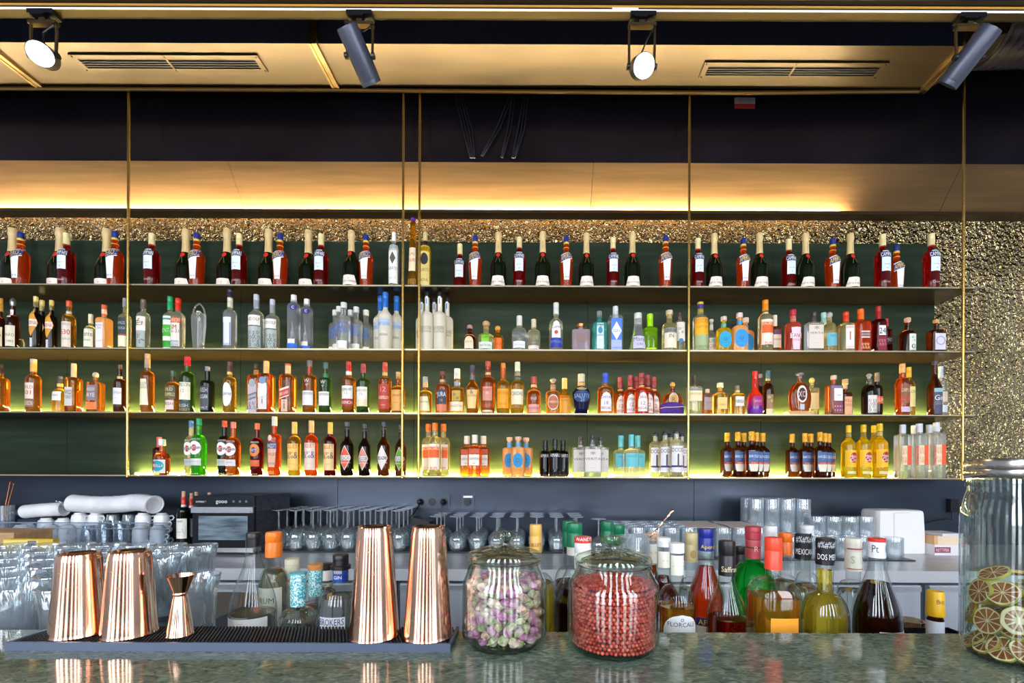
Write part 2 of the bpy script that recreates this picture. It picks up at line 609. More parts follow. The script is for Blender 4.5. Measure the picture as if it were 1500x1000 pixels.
def moet(x, yt, Z, **k):
    return b(1, x, yt, 23.5, Z, 'champ', 'wineg', [(.56, 1, .36, 'dcbf86', 'foil')],
      [('T', .015, .18, 62, 'f4e6d4', [('MOET & CHANDON', .075, .03, '3a332c'), ('o', .125, .03, '7a6a50')]), ('o', .53, .61, 24, 'd8251c', []),
       ('r', .78, .79, 8, None, [('M', .80, .035, '8a7048'), ('O', .76, .035, '8a7048'), ('E', .72, .035, '8a7048'), ('T', .68, .035, '8a7048')]),
       ('r', .46, .54, 60, None, [('/\\', .48, .12, '5a4a2e')])],
      'sparkling wine bottle with gold foil', 'champagne_bottle', grp='sparkling wine bottles on the top shelf', **k)
C0 = camp(760.7, 348, FR); A0 = aper(829.5, 347, FR); M0 = moet(795, 340, FR)
for x, y, Z in ((97.5, 342, 2.78), (222.5, 342.7, FR), (350.5, 343, 2.78), (470.4, 343.6, 2.78), (673.6, 358, 2.86), (897.8, 349.5, FR),
                (1022.3, 350, FR), (1158.4, 350, 2.80), (1292.7, 344, FR), (1364, 343, FR)):
    again(C0, 1, x, y, Z, 'red bitter bottle with cream cap')
for x, y, Z in ((30.5, 341, 2.78), (168.5, 340, 2.78), (288.3, 342, 2.78), (410.4, 343.5, 2.78), (536, 344.5, FR), (696, 346, FR), (974.8, 346, FR),
                (1088.6, 350, FR), (1223.3, 349, 2.80), (1313, 360, 2.88)):
    again(A0, 1, x, y, Z, 'orange aperitif bottle with blue cap')
for x, y, Z in ((18.8, 335, 2.87), (88, 335, 2.87), (156.5, 336, 2.87), (272.5, 336.5, 2.86), (333, 336, 2.86), (393.5, 336.5, 2.86), (451.8, 338, 2.86), (514.5, 338, FR),
                (730, 340.5, FR), (859, 342, FR), (926.5, 341, FR), (1046.5, 342.5, FR), (1113, 341.5, FR), (1178.5, 342, 2.768), (1243.8, 342, 2.768)):
    again(M0, 1, x, y, Z, 'sparkling wine bottle with gold foil')
b(1, 577, 335, 15.5, FR, 'tall', 'clear', [(.93, 1, .40, 'c08a4a', 'ball'), (.78, .93, .40, W_, 'screw')],
  [('r', .05, .70, 60, 'eeeeea', [('PUERTO', .30, .05, '7a5a5a'), ('100%', .14, .04, 'b8a83a'), ('AZUL', .66, .05, '8a8a86')]), ('d', .37, .58, 34, '54503f', [])], 'slim white tequila bottle with a dark diamond badge on the top shelf', 'tequila_bottle')
b(1, 605, 320, 17, FR, 'tallcone', 'gold', [(.905, 1, .42, '6a32b8', 'screw')],
  [('r', .22, .56, 48, 'f0d9b4', [('GALLIANO', .38, .05, 'a8502c'), ('LAL', .47, .04, '9a7a50')]), ('r', .02, .12, 48, None, [('IIIIIIII', .07, .08, 'c98a12')])], 'very tall tapering yellow liqueur bottle with purple cap', 'liqueur_bottle')
b(1, 623, 335, 16.5, 2.80, 'tall', 'yellow', [(.93, 1, .40, 'c08a4a', 'ball'), (.79, .93, .40, 'd8c890', 'screw'), (.70, .79, .46, '1c1a20', 'screw')],
  [('r', .05, .69, 60, 'e6d27c', [('PUERTO', .30, .05, '7a5a2a'), ('AZUL', .14, .04, '3a3a20'), ('ANEJO', .64, .05, '5a4a20')]), ('o', .38, .57, 40, '2a2830', [])], 'slim yellow tequila bottle with a dark round badge, top shelf', 'tequila_bottle')

# ---- second shelf
b(2, 1, 437, 22, FR, 'ball', 'brown', 'c58a34', [('r', .04, .42, 60, 'e3d2a4', [('LIQUEUR', .25, .05, '5a4a30')])], 'brown liqueur bottle cut by the left photo edge, second shelf')
t = b(2, 19, 436, 23, FR, 'squat', 'brown', 'm9a9ea8', [('r', .04, .44, 62, 'e6dcc0', [('AMARO', .26, .06, '6a6252'), ('dal 1885', .14, .04, '6a6252')]), ('r', .60, .76, 60, 'e8ded8', [('r', .68, .08, RED)])], 'brown jug with cream label and small glass ear, second shelf', 'liqueur_jug', style='ball')
mb = MB(); R_ = .044
mb.tube([(R_ * .95, 0, .06), (R_ * 1.35, 0, .058), (R_ * 1.6, 0, .035), (R_ * 1.5, 0, .012), (R_ * .9, 0, .004)], .0045, 8)
mb.build('handle', P('ear glass', 'd9b060', .08, 0, .6), t)
amaro = [('d', .22, .76, 66, 'd9952a', []), ('r', .42, .55, 54, 'efe6da', [('AVERNA', .485, .075, 'c23018')]), ('r', .03, .20, 14, 'cfd4da', [])]
t = b(2, 52.5, 434.5, 20, FR, 'round', 'dark', 'd9c07a', amaro, 'dark amaro bottle with orange diamond label', rn=.4)
again(t, 2, 75.5, 440, 2.80, 'dark amaro bottle with orange diamond label')
again(t, 2, 61.5, 440, 2.90, 'dark amaro bottle with orange diamond label')
b(2, 101, 441, 22, FR, 'tall', 'gold', [(.88, 1, .42, 'd0562c', 'screw'), (.68, .78, .40, 'c9ccd0', 'screw')], [('r', .03, .55, 58, 'e6d6c2', [('CODIGO', .50, .05, '8a7a6a'), ('1530', .34, .11, 'c2301c'), ('TEQUILA', .2, .04, '8a7a6a')])], 'pale gold bottle with red cap and red numerals, second shelf')
b(2, 133, 460.5, 21, FR, 'squat', 'straw', 'e0d2a8', [('r', .05, .56, 60, 'efe8cc', [('Monte', .42, .14, '4a4a44'), ('Silver', .25, .08, '6a6a60')])], 'short pale bottle with black script on cream label, second shelf')
b(2, 152.7, 447, 22, 2.78, 'square', 'peach', [(.90, 1, .40, 'd8602c', 'screw'), (.80, .90, .40, 'e8c8a8', 'screw'), (.72, .80, .36, 'd86a3c', 'screw')], [('r', .03, .58, 36, 'eae2e4', [('ROYAL', .52, .05, '6a6a70'), ('GIN', .46, .04, '6a6a70'), ('===', .18, .06, 'e0803c')])], 'square peach gin bottle with orange collar, second shelf', 'gin_bottle')
b(2, 183, 437, 20, FR, 'slope', 'straw', '8a8a94', [('r', .27, .60, 44, '2c3a40', [('BIANCO', .50, .06, 'b8c0c4'), ('TEQUILA', .40, .05, 'b8c0c4')]), ('r', .04, .25, 58, 'f0e4bc', []), ('r', .25, .28, 58, 'b8502c', [])], 'pale yellow bottle with dark label behind the left rod, second shelf', hs=.62)
t = b(2, 210, 439, 21, FR, 'tall', 'pale', '6e6058', [('r', .03, .38, 52, 'aab0aa', [('~%~', .2, .2, '54666e')]), ('r', .36, .64, 56, 'f2e6d4', [])], 'white spirit bottle with one black brush character, second shelf', hs=.66, hn=.74)
mb = MB(); S_ = .034        # the brushed character on its paper
def strokes(par, H, R, segs, th, col, zc, sc, dx=0):
    mb = MB()
    for (x0, y0, x1, y1) in segs:
        d = Vector((x1 - x0, y1 - y0)).normalized(); nx, ny = -d.y * th, d.x * th
        q = []
        for (px, py) in ((x0 + nx, y0 + ny), (x1 + nx * .6, y1 + ny * .6), (x1 - nx * .6, y1 - ny * .6), (x0 - nx, y0 - ny)):
            a = (px * sc + dx) / R
            q.append((math.sin(a) * (R + .0014), -math.cos(a) * (R + .0014), zc + py * sc))
        mb.add(q, [(0, 1, 2, 3)])
    mb.build('brush_character', ink(col), par)
strokes(t, .3, .0385, [(.1, 1.1, -.5, .35), (-.8, .45, -.75, -.6), (-.8, .45, .75, .3), (.75, .3, .6, -.6), (-.75, -.1, .65, -.1), (-.75, -.62, .62, -.62)], .09, '1a1816', .155, .022, .006)
b(2, 249, 434.5, 21, 2.80, 'slope', 'pale', [(.76, 1, .40, '149a5c', 'screw')], [('r', .03, .62, 62, 'e8efe0', []), ('r', .05, .17, 62, '2fa02c', []), ('r', .25, .46, 62, '3fae2c', [('MENTA', .36, .08, 'b8e0a8')]), ('r', .55, .58, 62, '3a8a70', [])], 'green capped bottle with green and white bands, second shelf', hs=.64)
b(2, 261, 437.5, 22, FR, 'tall', 'pale', [(.77, 1, .42, 'd8301c', 'screw')], [('r', .05, .50, 48, 'efe2d4', [('No.21', .34, .06, '8a6a5a')]), ('r', .06, .16, 40, 'a8adb2', [('VODKA', .11, .05, W_)]), ('r', .50, .60, 56, 'd8401c', [('SMIRNOFF', .55, .08, 'f4d8b0')]), ('o', .38, .47, 26, None, [('SM', .42, .09, 'a0322c')])], 'clear vodka bottle with red cap and red band, second shelf', 'vodka_bottle')
t = b(2, 291, 456, 25, FR, 'oblong', 'clear', [(.965, 1, .28, 'd6cfc0', 'screw')], [], 'faceted clear decanter with a looped glass top, second shelf', 'crystal_decanter', hs=.84, hn=.95, rn=.42, sq=2.4, rb=.72, dr=.6)
mb = MB(); H_ = .205
mb.tube([(-.034, 0, .20), (-.032, 0, .235), (-.018, 0, .268), (.006, 0, .28), (.026, 0, .262), (.037, 0, .23), (.040, 0, .195)], .005, 8)
mb.build('loop_handle', glassm('clear'), t)
b(2, 337, 424, 21, FR, 'tall', 'clear', [(.87, 1, .42, '2c2a3c', 'screw'), (.70, .86, .40, 'd2cdb8', 'screw')], [('r', .06, .52, 40, 'dfe2ea', [('KARAT', .55, .05, '5a5e70'), ('| |', .3, .3, '7a84a8'), ('VODKA', .08, .03, '3a3a44')])], 'clear vodka bottle with dark cap and white neck, second shelf', 'vodka_bottle', hs=.58, hn=.66)
rud = [('r', .02, .40, 62, 'aeb4b0', [('&%&%', .25, .16, '6a706c'), ('%&%&', .1, .14, '6a706c')]), ('r', .42, .60, 58, 'efe6da', [('RUDOLF', .53, .055, '5a3a3a')])]
t = b(2, 376.5, 432, 24, FR, 'round', 'clear', [(.74, 1, .36, 'c2c6d2', 'screw')], rud, 'clear bottle with silver cap and frosted lower half', grp='clear frosted bottles on the second shelf')
again(t, 2, 397.8, 438.5, 2.81, 'clear bottle with silver cap and frosted lower half')
cir = [('o', .70, .80, 34, '2c2a7c', [('C', .75, .05, W_)], 18), ('r', .02, .10, 60, '2a6ad8', []), ('r', .10, .18, 34, 'e8dcd0', [])]
t = b(2, 431.8, 433, 20, FR, 'tall', 'lilac', [(.88, 1, .44, 'f0eeea', 'screw')], cir, 'tall clear vodka bottle with blue foot and seal', 'vodka_bottle', grp='tall clear vodka bottles with a blue seal', hs=.78, hn=.85, rn=.5)
again(t, 2, 448, 438, 2.81, 'tall clear vodka bottle with blue foot and seal')
ab = [('r', .30, .58, 56, None, [('ABSOLUT', .52, .13, '2464c8'), ('VODKA', .40, .11, '2464c8')]), ('r', .02, .18, 50, 'eeeae0', [])]
t = b(2, 503.5, 443.5, 20, FR, 'whisky', 'clear', [(.88, 1, .46, 'e4e2de', 'screw')], ab, 'front clear vodka bottle of the six with blue lettering, second shelf', 'vodka_bottle', hs=.62, hn=.72, rn=.4)
AB0 = t
for x, y, Z, d in ((521.7, 450, MD, 'right middle-row clear vodka bottle with blue lettering, second shelf'), (498.2, 450, MD + .012, 'left middle-row clear vodka bottle with blue lettering, second shelf'),
                   (493, 456, 2.93, 'back left clear vodka bottle of the six with blue lettering'), (514.5, 456, 2.93, 'back centre clear vodka bottle of the six with blue lettering'), (537.5, 456, 2.93, 'back right clear vodka bottle of the six with blue lettering')):
    again(t, 2, x, y, Z, d)
gg = [('r', .40, .52, 58, 'b8c4d8', [('GREY GOOSE', .44, .05, '4a6cb0')]), ('r', .20, .30, 40, None, [('VODKA', .25, .04, '5a5a6a')])]
t = b(2, 565.2, 429, 21, FR, 'slope', 'frost', [(.74, 1, .42, '2a6cc0', 'screw')], gg, 'front frosted vodka bottle with blue foil left of the rod', 'vodka_bottle', hs=.58, hn=.72)
again(t, 2, 557.5, 434, 2.86, 'frosted vodka bottle with blue foil, at back left'); again(t, 2, 580, 434, 2.83, 'frosted vodka bottle with blue foil, behind middle left rod')
bv = [('r', .30, .40, 58, None, [('BELVEDERE', .37, .06, '8a8468'), ('VODKA', .31, .04, '8a8468')]), ('r', .76, .92, 30, 'eef0f2', [('I', .84, .10, '2a6ab8')])]
t = b(2, 626.3, 428, 18.5, FR, 'tall', 'frost', [(.93, 1, .40, '1a1a22', 'screw')], bv, 'front left tall frosted vodka bottle with slim neck, second shelf', 'vodka_bottle', hs=.58, hn=.66)
for x, y, Z, d in ((643.5, 428, 2.775, 'front right tall frosted vodka bottle with slim neck, second shelf'), (618, 437, 2.86, 'back left tall frosted vodka bottle with slim neck'),
                   (636.5, 437, 2.865, 'back centre tall frosted vodka bottle with slim neck'), (655, 436, 2.85, 'back right tall frosted vodka bottle with slim neck')):
    again(t, 2, x, y, Z, d)
b(2, 688, 475.5, 20, FR, 'ball', 'brown', 'b08a78', [('a', .04, .52, 40, 'efd9b4', [('JULIO', .30, .08, '8a6a4a'), ('-', .12, .05, RED)])], 'small dark round tequila bottle with cream shield label, second shelf', 'tequila_bottle', style='ball')
b(2, 712, 469.5, 24, FR, 'squat', 'straw', 'd0a070', [('r', .24, .58, 28, '7cc81c', [('CLASE', .40, .07, '5a9a10')]), ('r', .03, .25, 52, 'e2e6e0', [('PATRON', .14, .07, '4a7a3a')])], 'rounded tequila bottle with bright green label, second shelf', 'tequila_bottle', style='ball', hs=.42, hn=.56)
b(2, 729, 477, 17.5, 2.83, 'squat', 'gold', 'd89a3c', [('r', .04, .52, 44, 'f0701c', [('PATRON', .3, .07, 'b84a08')])], 'small tequila bottle with orange label and amber stopper, second shelf', 'tequila_bottle', style='ball')
ot = [('r', .05, .24, 50, 'eef2f2', [('TEQUILA', .14, .05, '8a949a')]), ('o', .30, .56, 46, None, [('1800', .44, .12, '5a6468')])]
b(2, 761.5, 463, 22, FR, 'squat', 'clear', [(.72, 1, .38, 'dcdad0', 'screw'), (.74, .94, .20, '3ab0d0', 'screw')], ot, 'round shouldered clear gin bottle with blue neck strip, second shelf', 'gin_bottle', hs=.5, hn=.66)
b(2, 781, 468, 19.5, FR, 'squat', 'pale', [(.74, 1, .38, 'd8c8a8', 'screw')], [('r', .03, .14, 50, 'efd8cc', []), ('o', .26, .5, 46, None, [('1800', .38, .12, '8a7848')])], 'small pale yellow bottle with tan stopper, second shelf', 'liquor_bottle', hs=.5, hn=.66)
b(2, 814.5, 444, 20, FR, 'slope', 'pale', [(.76, 1, .40, 'd8d8d4', 'screw')], [('a', .22, .60, 38, 'f0f0f0', [('Cuervo', .48, .08, '3a3a5a')]), ('o', .32, .40, 16, 'c8482c', []), ('r', .05, .25, 56, '2c3a9c', [('ESPECIAL', .17, .05, '8a94d0')])], 'clear tequila bottle with blue foot label, second shelf', 'tequila_bottle', hs=.58)
b(2, 851, 473.5, 26.5, FR, 'slab', 'mauve', [(.78, 1, .34, 'mc87848', 'crown')], [('o', .30, .55, 24, '8a7068', [])], 'square greyish pink flask with copper crown stopper, second shelf', 'gin_bottle', hs=.72, hn=.77)
b(2, 878, 456, 22, FR, 'square', 'teal', [(.84, 1, .34, '8a8890', 'screw')], [('r', .03, .66, 26, 'd8ecec', [('BOMBAY', .60, .06, '2a3a4a'), ('SAPPHIRE', .36, .05, '2a3a4a'), ('GIN', .24, .05, '8a9aa0')]), ('o', .40, .57, 18, '3a8cb0', [])], 'turquoise square gin bottle with dark stopper, second shelf', 'gin_bottle')
b(2, 901.5, 449, 21, FR, 'square', 'lilac', [(.74, 1, .38, 'd8dada', 'screw')], [('r', .22, .70, 44, '4a7ad0', []), ('d', .22, .62, 42, 'eceef4', [('GIN', .42, .07, '6a7ab0')]), ('r', .01, .22, 44, 'a8b4e0', [('LONDON', .05, .04, '3a5a9a')])], 'pale blue gin bottle with white diamond label, second shelf', 'gin_bottle', hs=.72, hn=.8)
b(2, 935, 458.5, 26, FR, 'cone', 'lilac', [(.70, 1, .44, 'dcdad8', 'screw')], [('r', .05, .38, 52, 'd0ccde', [('Mare', .30, .12, '5a5a6c'), ('GIN', .16, .07, '5a5a6c')])], 'cone shaped clear gin bottle with white cap, second shelf', 'gin_bottle', hn=.69, rn=.44)
b(2, 952, 460.5, 20, 2.86, 'square', 'lime', [(.70, 1, .46, 'a0e010', 'screw')], [('r', .10, .55, 30, None, [('GIN', .40, .12, '3a6a0a')]), ('r', .12, .15, 44, 'd8f01c', [])], 'bright lime green bottle with lime cap, second shelf', 'gin_bottle', hs=.60, hn=.68)
b(2, 980.5, 455, 22.5, FR, 'round', 'straw', 'd0c2a0', [('r', .06, .42, 54, 'f0e2c8', [('IN', .35, .10, '6a5a3a')]), ('r', .42, .54, 58, '8a8c80', [('GINRAW', .48, .08, '3a3c34')])], 'cream gin bottle with pale wood stopper left of rod, second shelf', 'gin_bottle', style='cork', hs=.56)
b(2, 995.5, 458, 17, 2.84, 'tall', 'pale', [(.84, 1, .34, '5a3a30', 'screw')], [('r', .3, .74, 46, 'efe6da', [('%', .55, .14, '8a7a6a')]), ('o', .26, .36, 24, '4a8cc0', [])], 'slim pale bottle with dark cork beside the rod, second shelf', 'gin_bottle', hs=.74, hn=.8)
b(2, 1026, 443, 23.5, FR, 'tall', 'pale', [(.955, 1, .40, 'e0c040', 'screw'), (.87, .955, .38, '4a3a9c', 'screw'), (.79, .86, .38, 'd8c020', 'screw')], [('r', .31, .66, 60, 'f4b018', [('GORDON', .58, .07, 'b87808'), ('LEMON', .47, .05, 'b87808')]), ('r', .02, .31, 58, 'a8b884', [('LONDON', .08, .05, '6a7a2a')])], 'yellow labelled gin bottle with violet capsule, second shelf', 'gin_bottle')
b(2, 1042, 468, 13, 2.85, 'slope', 'clear', [(.88, 1, .42, 'd8d0c4', 'cork'), (.70, .86, .40, 'e8e4dc', 'screw')], [('r', .04, .46, 52, 'eeeae4', [('LIFE', .38, .10, '5a8a6a'), ('GIN', .24, .10, 'b8605a')])], 'small clear gin bottle with coloured letters, second shelf', 'gin_bottle', hs=.52)
mf = lambda disc: [('o', .10, .56, 40, disc, [('o', .36, .12, '2a6a9a'), ('^', .28, .08, '2a6a9a'), ('- - -', .2, .05, 'b0e0f0')])]
b(2, 1060, 464, 22, FR, 'oblong', 'yellow', [(.78, 1, .36, 'e0c4bc', 'cork'), (.70, .80, .35, '58b8a0', 'screw')], mf('1ca0c8'), 'yellow gin bottle with blue disc and pink stopper, second shelf', 'gin_bottle', sq=5)
t = b(2, 1083.5, 458.5, 24, FR, 'oblong', 'peach', [(.78, 1, .36, 'e4c8c0', 'cork'), (.70, .80, .35, '3a9ac8', 'screw')], mf('2a94d8'), 'front orange gin bottle with blue disc, second shelf', 'gin_bottle', sq=5)
MF0 = t
again(t, 2, 1092, 466, 2.875, 'orange gin bottle half hidden behind its twin, second shelf')
bc = [('r', .12, .60, 54, 'f2e2cc', [('RUM', .15, .05, 'd8501c')]), ('r', .34, .55, 50, 'f0641c', [('BACARDI', .52, .06, 'f4d4b0')]), ('r', .02, .09, 50, None, [('=====', .05, .06, '6a6a2a')])]
b(2, 1121, 440, 23, FR, 'tall', 'straw', [(.80, 1, .40, 'f08c10', 'screw'), (.72, .76, .39, 'e6d6a0', 'screw')], bc, 'white labelled rum bottle with orange cap and band, second shelf', 'rum_bottle')
b(2, 1135, 462, 17, 2.86, 'square', 'amber', [(.72, 1, .40, 'ecdcc4', 'screw')], [('r', .18, .50, 44, 'f0dcc0', [('GUNPOWDER', .38, .05, '6a4a4a')]), ('r', .5, .62, 40, '6a4a6a', [])], 'short orange gin bottle with white cap behind another, second shelf', 'gin_bottle')
b(2, 1161.5, 454, 25, FR, 'tall', 'rose', [(.86, 1, .40, 'c02838', 'screw'), (.70, .85, .38, 'e8c0b0', 'screw')], [('t', .03, .55, 38, 'f0d0dc', [('PINK', .25, .06, 'd06a7a')]), ('r', .30, .42, 46, 'f2e0e0', [('TANQ', .36, .10, 'b83a44')])], 'salmon pink gin bottle with crimson cap, second shelf', 'gin_bottle', hs=.60, hn=.70, c0=.72)
b(2, 1193, 457, 27, FR, 'slab', 'clear', [(.76, 1, .30, '4a3c44', 'screw')], [('r', .08, .66, 38, 'e0cfc0', [('*', .56, .14, '3a3438'), ('VERITA', .46, .05, '5a4e4a'), ('------', .22, .03, '8a7a70')])], 'clear rectangular gin bottle with dark tree emblem, second shelf', 'gin_bottle', hs=.68, hn=.73)
b(2, 1207, 458, 18, 2.87, 'squat', 'pale', [(.70, 1, .46, 'a8d4d0', 'screw')], [('r', .2, .5, 50, 'd8ece8', [])], 'bottle with pale aqua patterned capsule behind others, second shelf', 'gin_bottle')
b(2, 1216, 457, 23, 2.80, 'squat', 'straw', [(.80, 1, .36, 'b0a8a8', 'ball')], [('r', .17, .46, 50, '6ab8c8', [('GIN', .40, .06, '2a6a80')])], 'rounded pale bottle with aqua label and silver knob, second shelf', 'gin_bottle', hs=.46, hn=.74)
b(2, 1237.5, 457.5, 23.5, FR, 'square', 'straw', [(.76, 1, .42, 'e0401c', 'screw')], [('r', .06, .63, 36, 'f0e4dc', [('BEEFEATER', .58, .05, 'b0302c'), ('LONDON', .10, .04, 'd8501c'), ('I', .38, .22, 'c85a2c')])], 'straight gin bottle with red cap and small red figure, second shelf', 'gin_bottle')
b(2, 1261, 453, 26, FR, 'square', 'orange', [(.76, 1, .40, 'f06a14', 'screw')], [('r', .30, .46, 34, 'e8d4c0', []), ('r', .33, .43, 34, '7a3448', [('BLOOD', .38, .05, 'e8d4c0')]), ('r', .04, .22, 34, None, [('%%%', .12, .14, 'f8c47c')])], 'bright orange gin bottle with small dark label, second shelf', 'gin_bottle')
b(2, 1286.5, 449, 21, 2.775, 'square', 'redblack', [(.72, 1, .42, 'a02418', 'screw')], [('r', .35, .56, 34, 'eee4e4', [('24', .45, .13, '2a2a34')]), ('r', .03, .33, 42, '8a1830', [('%%%', .2, .14, 'd0808a')])], 'dark red gin bottle with white label marked 24, second shelf', 'gin_bottle')
b(2, 1298, 467, 17, 2.87, 'square', 'redblack', [(.80, 1, .42, 'b83020', 'screw')], [('r', .3, .5, 40, '3a1a20', [('90', .42, .1, 'c8b0b0')])], 'dark red bottle partly hidden behind another, second shelf', 'gin_bottle')
b(2, 1329, 466, 26, FR, 'squat', 'brown', [(.80, 1, .36, 'd8a888', 'cork')], [('r', .03, .50, 32, 'e2e2d4', [('o', .18, .2, '3a3a30'), ('%', .36, .14, '5a9a8a')], 8)], 'brown apothecary gin bottle with illustrated label, second shelf', 'gin_bottle', hs=.5, hn=.64)
b(2, 1371, 468.5, 26, FR, 'slab', 'brown', [(.84, 1, .32, 'd8a060', 'cork')], [('r', .06, .55, 36, 'd8d2dc', [('O', .34, .3, 'a8a0b8')])], 'brown square gin bottle at the right shelf end, second shelf', 'gin_bottle', dr=.8, hs=.56, hn=.68)

# ---- third shelf: whisky and brandy
def wh(x, yt, w, shape, glass, cap, labs, desc, Z=FR, **k): return b(3, x, yt, w, Z, shape, glass, cap, labs, desc, 'whisky_bottle', **k)
wh(1, 533, 24, 'square', 'amber', '2a1a12', [('r', .18, .52, 48, 'efd8a8', [('RYE', .4, .08, '6a5a3a')]), ('r', .08, .17, 48, '2a2018', [('1907', .12, .05, 'c8b078')])], 'amber whisky bottle cut by left photo edge, third shelf')
wh(49, 526, 25, 'whisky', 'amber', [(.76, 1, .42, 'd8a050', 'screw'), (.94, 1, .43, 'b0b0b0', 'screw')], [('r', .24, .54, 46, 'e6d2c0', [('WILD', .46, .06, '8a4a4a'), ('101', .36, .08, 'b83a3a')]), ('r', .08, .24, 44, '8a5a3a', [('BOURBON', .16, .09, 'e8e0d8')])], 'tall amber bourbon bottle with orange neck foil, third shelf')
wh(88, 551, 24, 'squat', 'gold', [(.82, 1, .34, '4a4a52', 'screw'), (.72, .80, .40, 'd0b060', 'screw')], [('r', .34, .58, 50, 'eceae8', [('MARK', .48, .06, '6a6a90')])], 'squat amber bottle with white band and dark stopper, third shelf', 2.85)
wh(108, 532.5, 23, 'square', 'amber', [(.70, 1, .38, 'd8b48a', 'screw')], [('r', .12, .50, 40, 'd0ccc6', [('WILD', .40, .09, '3a3836'), ('TURKEY', .30, .07, '3a3836')])], 'square bourbon bottle with grey label, third shelf')
wh(140, 545, 25, 'slab', 'amber', [(.80, 1, .34, 'b8b0a0', 'ball')], [('r', .28, .66, 30, '8a7a80', [('HUDSON', .56, .08, 'e8e4e0'), ('RYE', .42, .10, 'e8e4e0')]), ('r', .06, .24, 44, 'e8803c', [])], 'broad amber flask with white vertical lettering, third shelf', dr=.8, hs=.66)
wh(175.5, 534, 20, 'whisky', 'brown', [(.80, 1, .34, '5a4038', 'screw'), (.70, .75, .40, 'd8c890', 'screw')], [('r', .16, .50, 56, 'dfe0e2', [('SCOTCH', .40, .05, '5a6a70'), ('---', .3, .04, '8a9498')])], 'brown whisky bottle with white label left of the rod, third shelf')
wh(216, 518.5, 22, 'whisky', 'amber', [(.82, 1, .40, 'b89878', 'screw'), (.76, .82, .41, '8a8a80', 'screw')], [('T', .12, .56, 46, 'e8e2c0', [('GLEN', .48, .06, '6a6a4a'), ('GRANT', .42, .05, '6a6a4a')])], 'tall golden whisky bottle right of the left rod, third shelf')
wh(253.5, 543, 23, 'squat', 'amber', [(.76, 1, .34, '4a5a4a', 'screw')], [('r', .32, .60, 54, '5a5434', [('OLD', .54, .07, 'e0d49a'), ('BUSHMILLS', .42, .08, 'e0d49a')]), ('r', .06, .28, 42, 'e8d0c4', [('IRISH', .2, .07, '6a4a4a')])], 'squat amber bottle with olive and pink labels, third shelf', hs=.62, hn=.72)
wh(274.5, 522.5, 24, 'tall', 'deepgreen', [(.84, 1, .40, 'c82434', 'screw'), (.72, .84, .36, 'd8d8c4', 'screw')], [('r', .22, .53, 58, 'efe8cc', [('JAMESON', .49, .07, '3a4434'), ('12', .38, .06, 'c0602c')]), ('r', .02, .20, 58, '3a4a4a', [('IRISH', .12, .06, 'c8d0c0'), ('WHISKEY', .05, .05, 'c8b030')])], 'green whiskey bottle with red cap and cream label, third shelf', 2.775)
wh(304, 537, 22, 'whisky', 'greenblack', [(.84, 1, .36, '8a8490', 'screw')], [('r', .30, .56, 36, '2c3034', [('IRISH', .48, .10, 'c8ccd0'), ('LOGAN', .34, .09, 'e8e8e8')]), ('r', .04, .29, 40, '4c5056', [('MALT', .1, .05, 'c8ccd0')])], 'dark green bottle with black and silver label, third shelf')
wh(336.5, 530, 20, 'whisky', 'gold', [(.80, 1, .38, '5c3a34', 'screw'), (.75, .80, .40, 'e0c060', 'screw')], [('o', .12, .58, 50, 'f0eee8', [('GLENMORIE', .36, .055, '5a5a5a')])], 'golden whisky bottle with oval white label, third shelf')
jw = lambda c: [('r', .06, .60, 42, c, []), ('s', .30, .46, 44, c, [('WALKER', .38, .06, 'f0eeea')]), ('o', .52, .66, 30, 'b8c0c8', [])]
wh(375, 533, 22, 'square', 'amber', [(.90, 1, .36, '2a2420', 'screw'), (.80, .88, .34, 'c8b88a', 'screw')], [('r', .03, .58, 38, 'bcb6ba', [('&%', .16, .16, '6a6470')]), ('s', .28, .40, 38, '6a6e78', [('JOHNNIE', .34, .06, 'e8e8e8')]), ('o', .52, .68, 28, '9aa4ac', [])], 'square whisky bottle with grey slanted label, third shelf', 2.83, hs=.68, hn=.78)
wh(390, 529, 23, 'square', 'amber', [(.76, 1, .38, 'e0b878', 'screw')], [('r', .06, .56, 36, 'e4dad0', [('i', .24, .15, '8a3a2a')]), ('s', .32, .48, 38, 'eceaea', []), ('o', .54, .68, 28, '7a92b0', [])], 'square whisky bottle with white slanted label, third shelf', hs=.68, hn=.76)
wh(421.7, 533, 22.5, 'square', 'amber', [(.80, 1, .38, 'dcb888', 'screw'), (.96, 1, .39, 'c84a2c', 'screw')], [('s', .30, .50, 40, 'e8d8cc', []), ('s', .32, .46, 40, 'c83a2c', [('RED LABEL', .39, .06, 'f0e0d0')]), ('r', .02, .26, 26, 'd8b49a', [('i', .16, .18, '8a4a2a')]), ('o', .54, .68, 28, None, [('&', .6, .12, '4a3a34')])], 'square whisky bottle with red slanted label, third shelf', hs=.68, hn=.78)
gf = lambda: [('r', .14, .41, 56, 'ece8e4', [('GLENFIDDICH', .36, .05, '6a6a6a'), ('----', .26, .03, 'a0a0a0')]), ('o', .44, .66, 26, None, [('W', .60, .07, 'b8b4a8'), ('v', .53, .07, 'b8b4a8')])]
wh(453.3, 528, 20.5, 'whisky', 'amber', [(.88, 1, .38, '6a6068', 'screw'), (.76, .88, .36, 'b8503c', 'screw')], gf(), 'amber single malt bottle with low white label, third shelf', hs=.64, hn=.72)
wh(476.7, 531, 19.5, 'whisky', 'deepgreen', [(.88, 1, .38, '3a5a5c', 'screw'), (.78, .88, .36, 'b8685a', 'screw'), (.70, .78, .38, '1c7a4a', 'screw')], gf(), 'green single malt bottle with low cream label, third shelf', hs=.64, hn=.70)
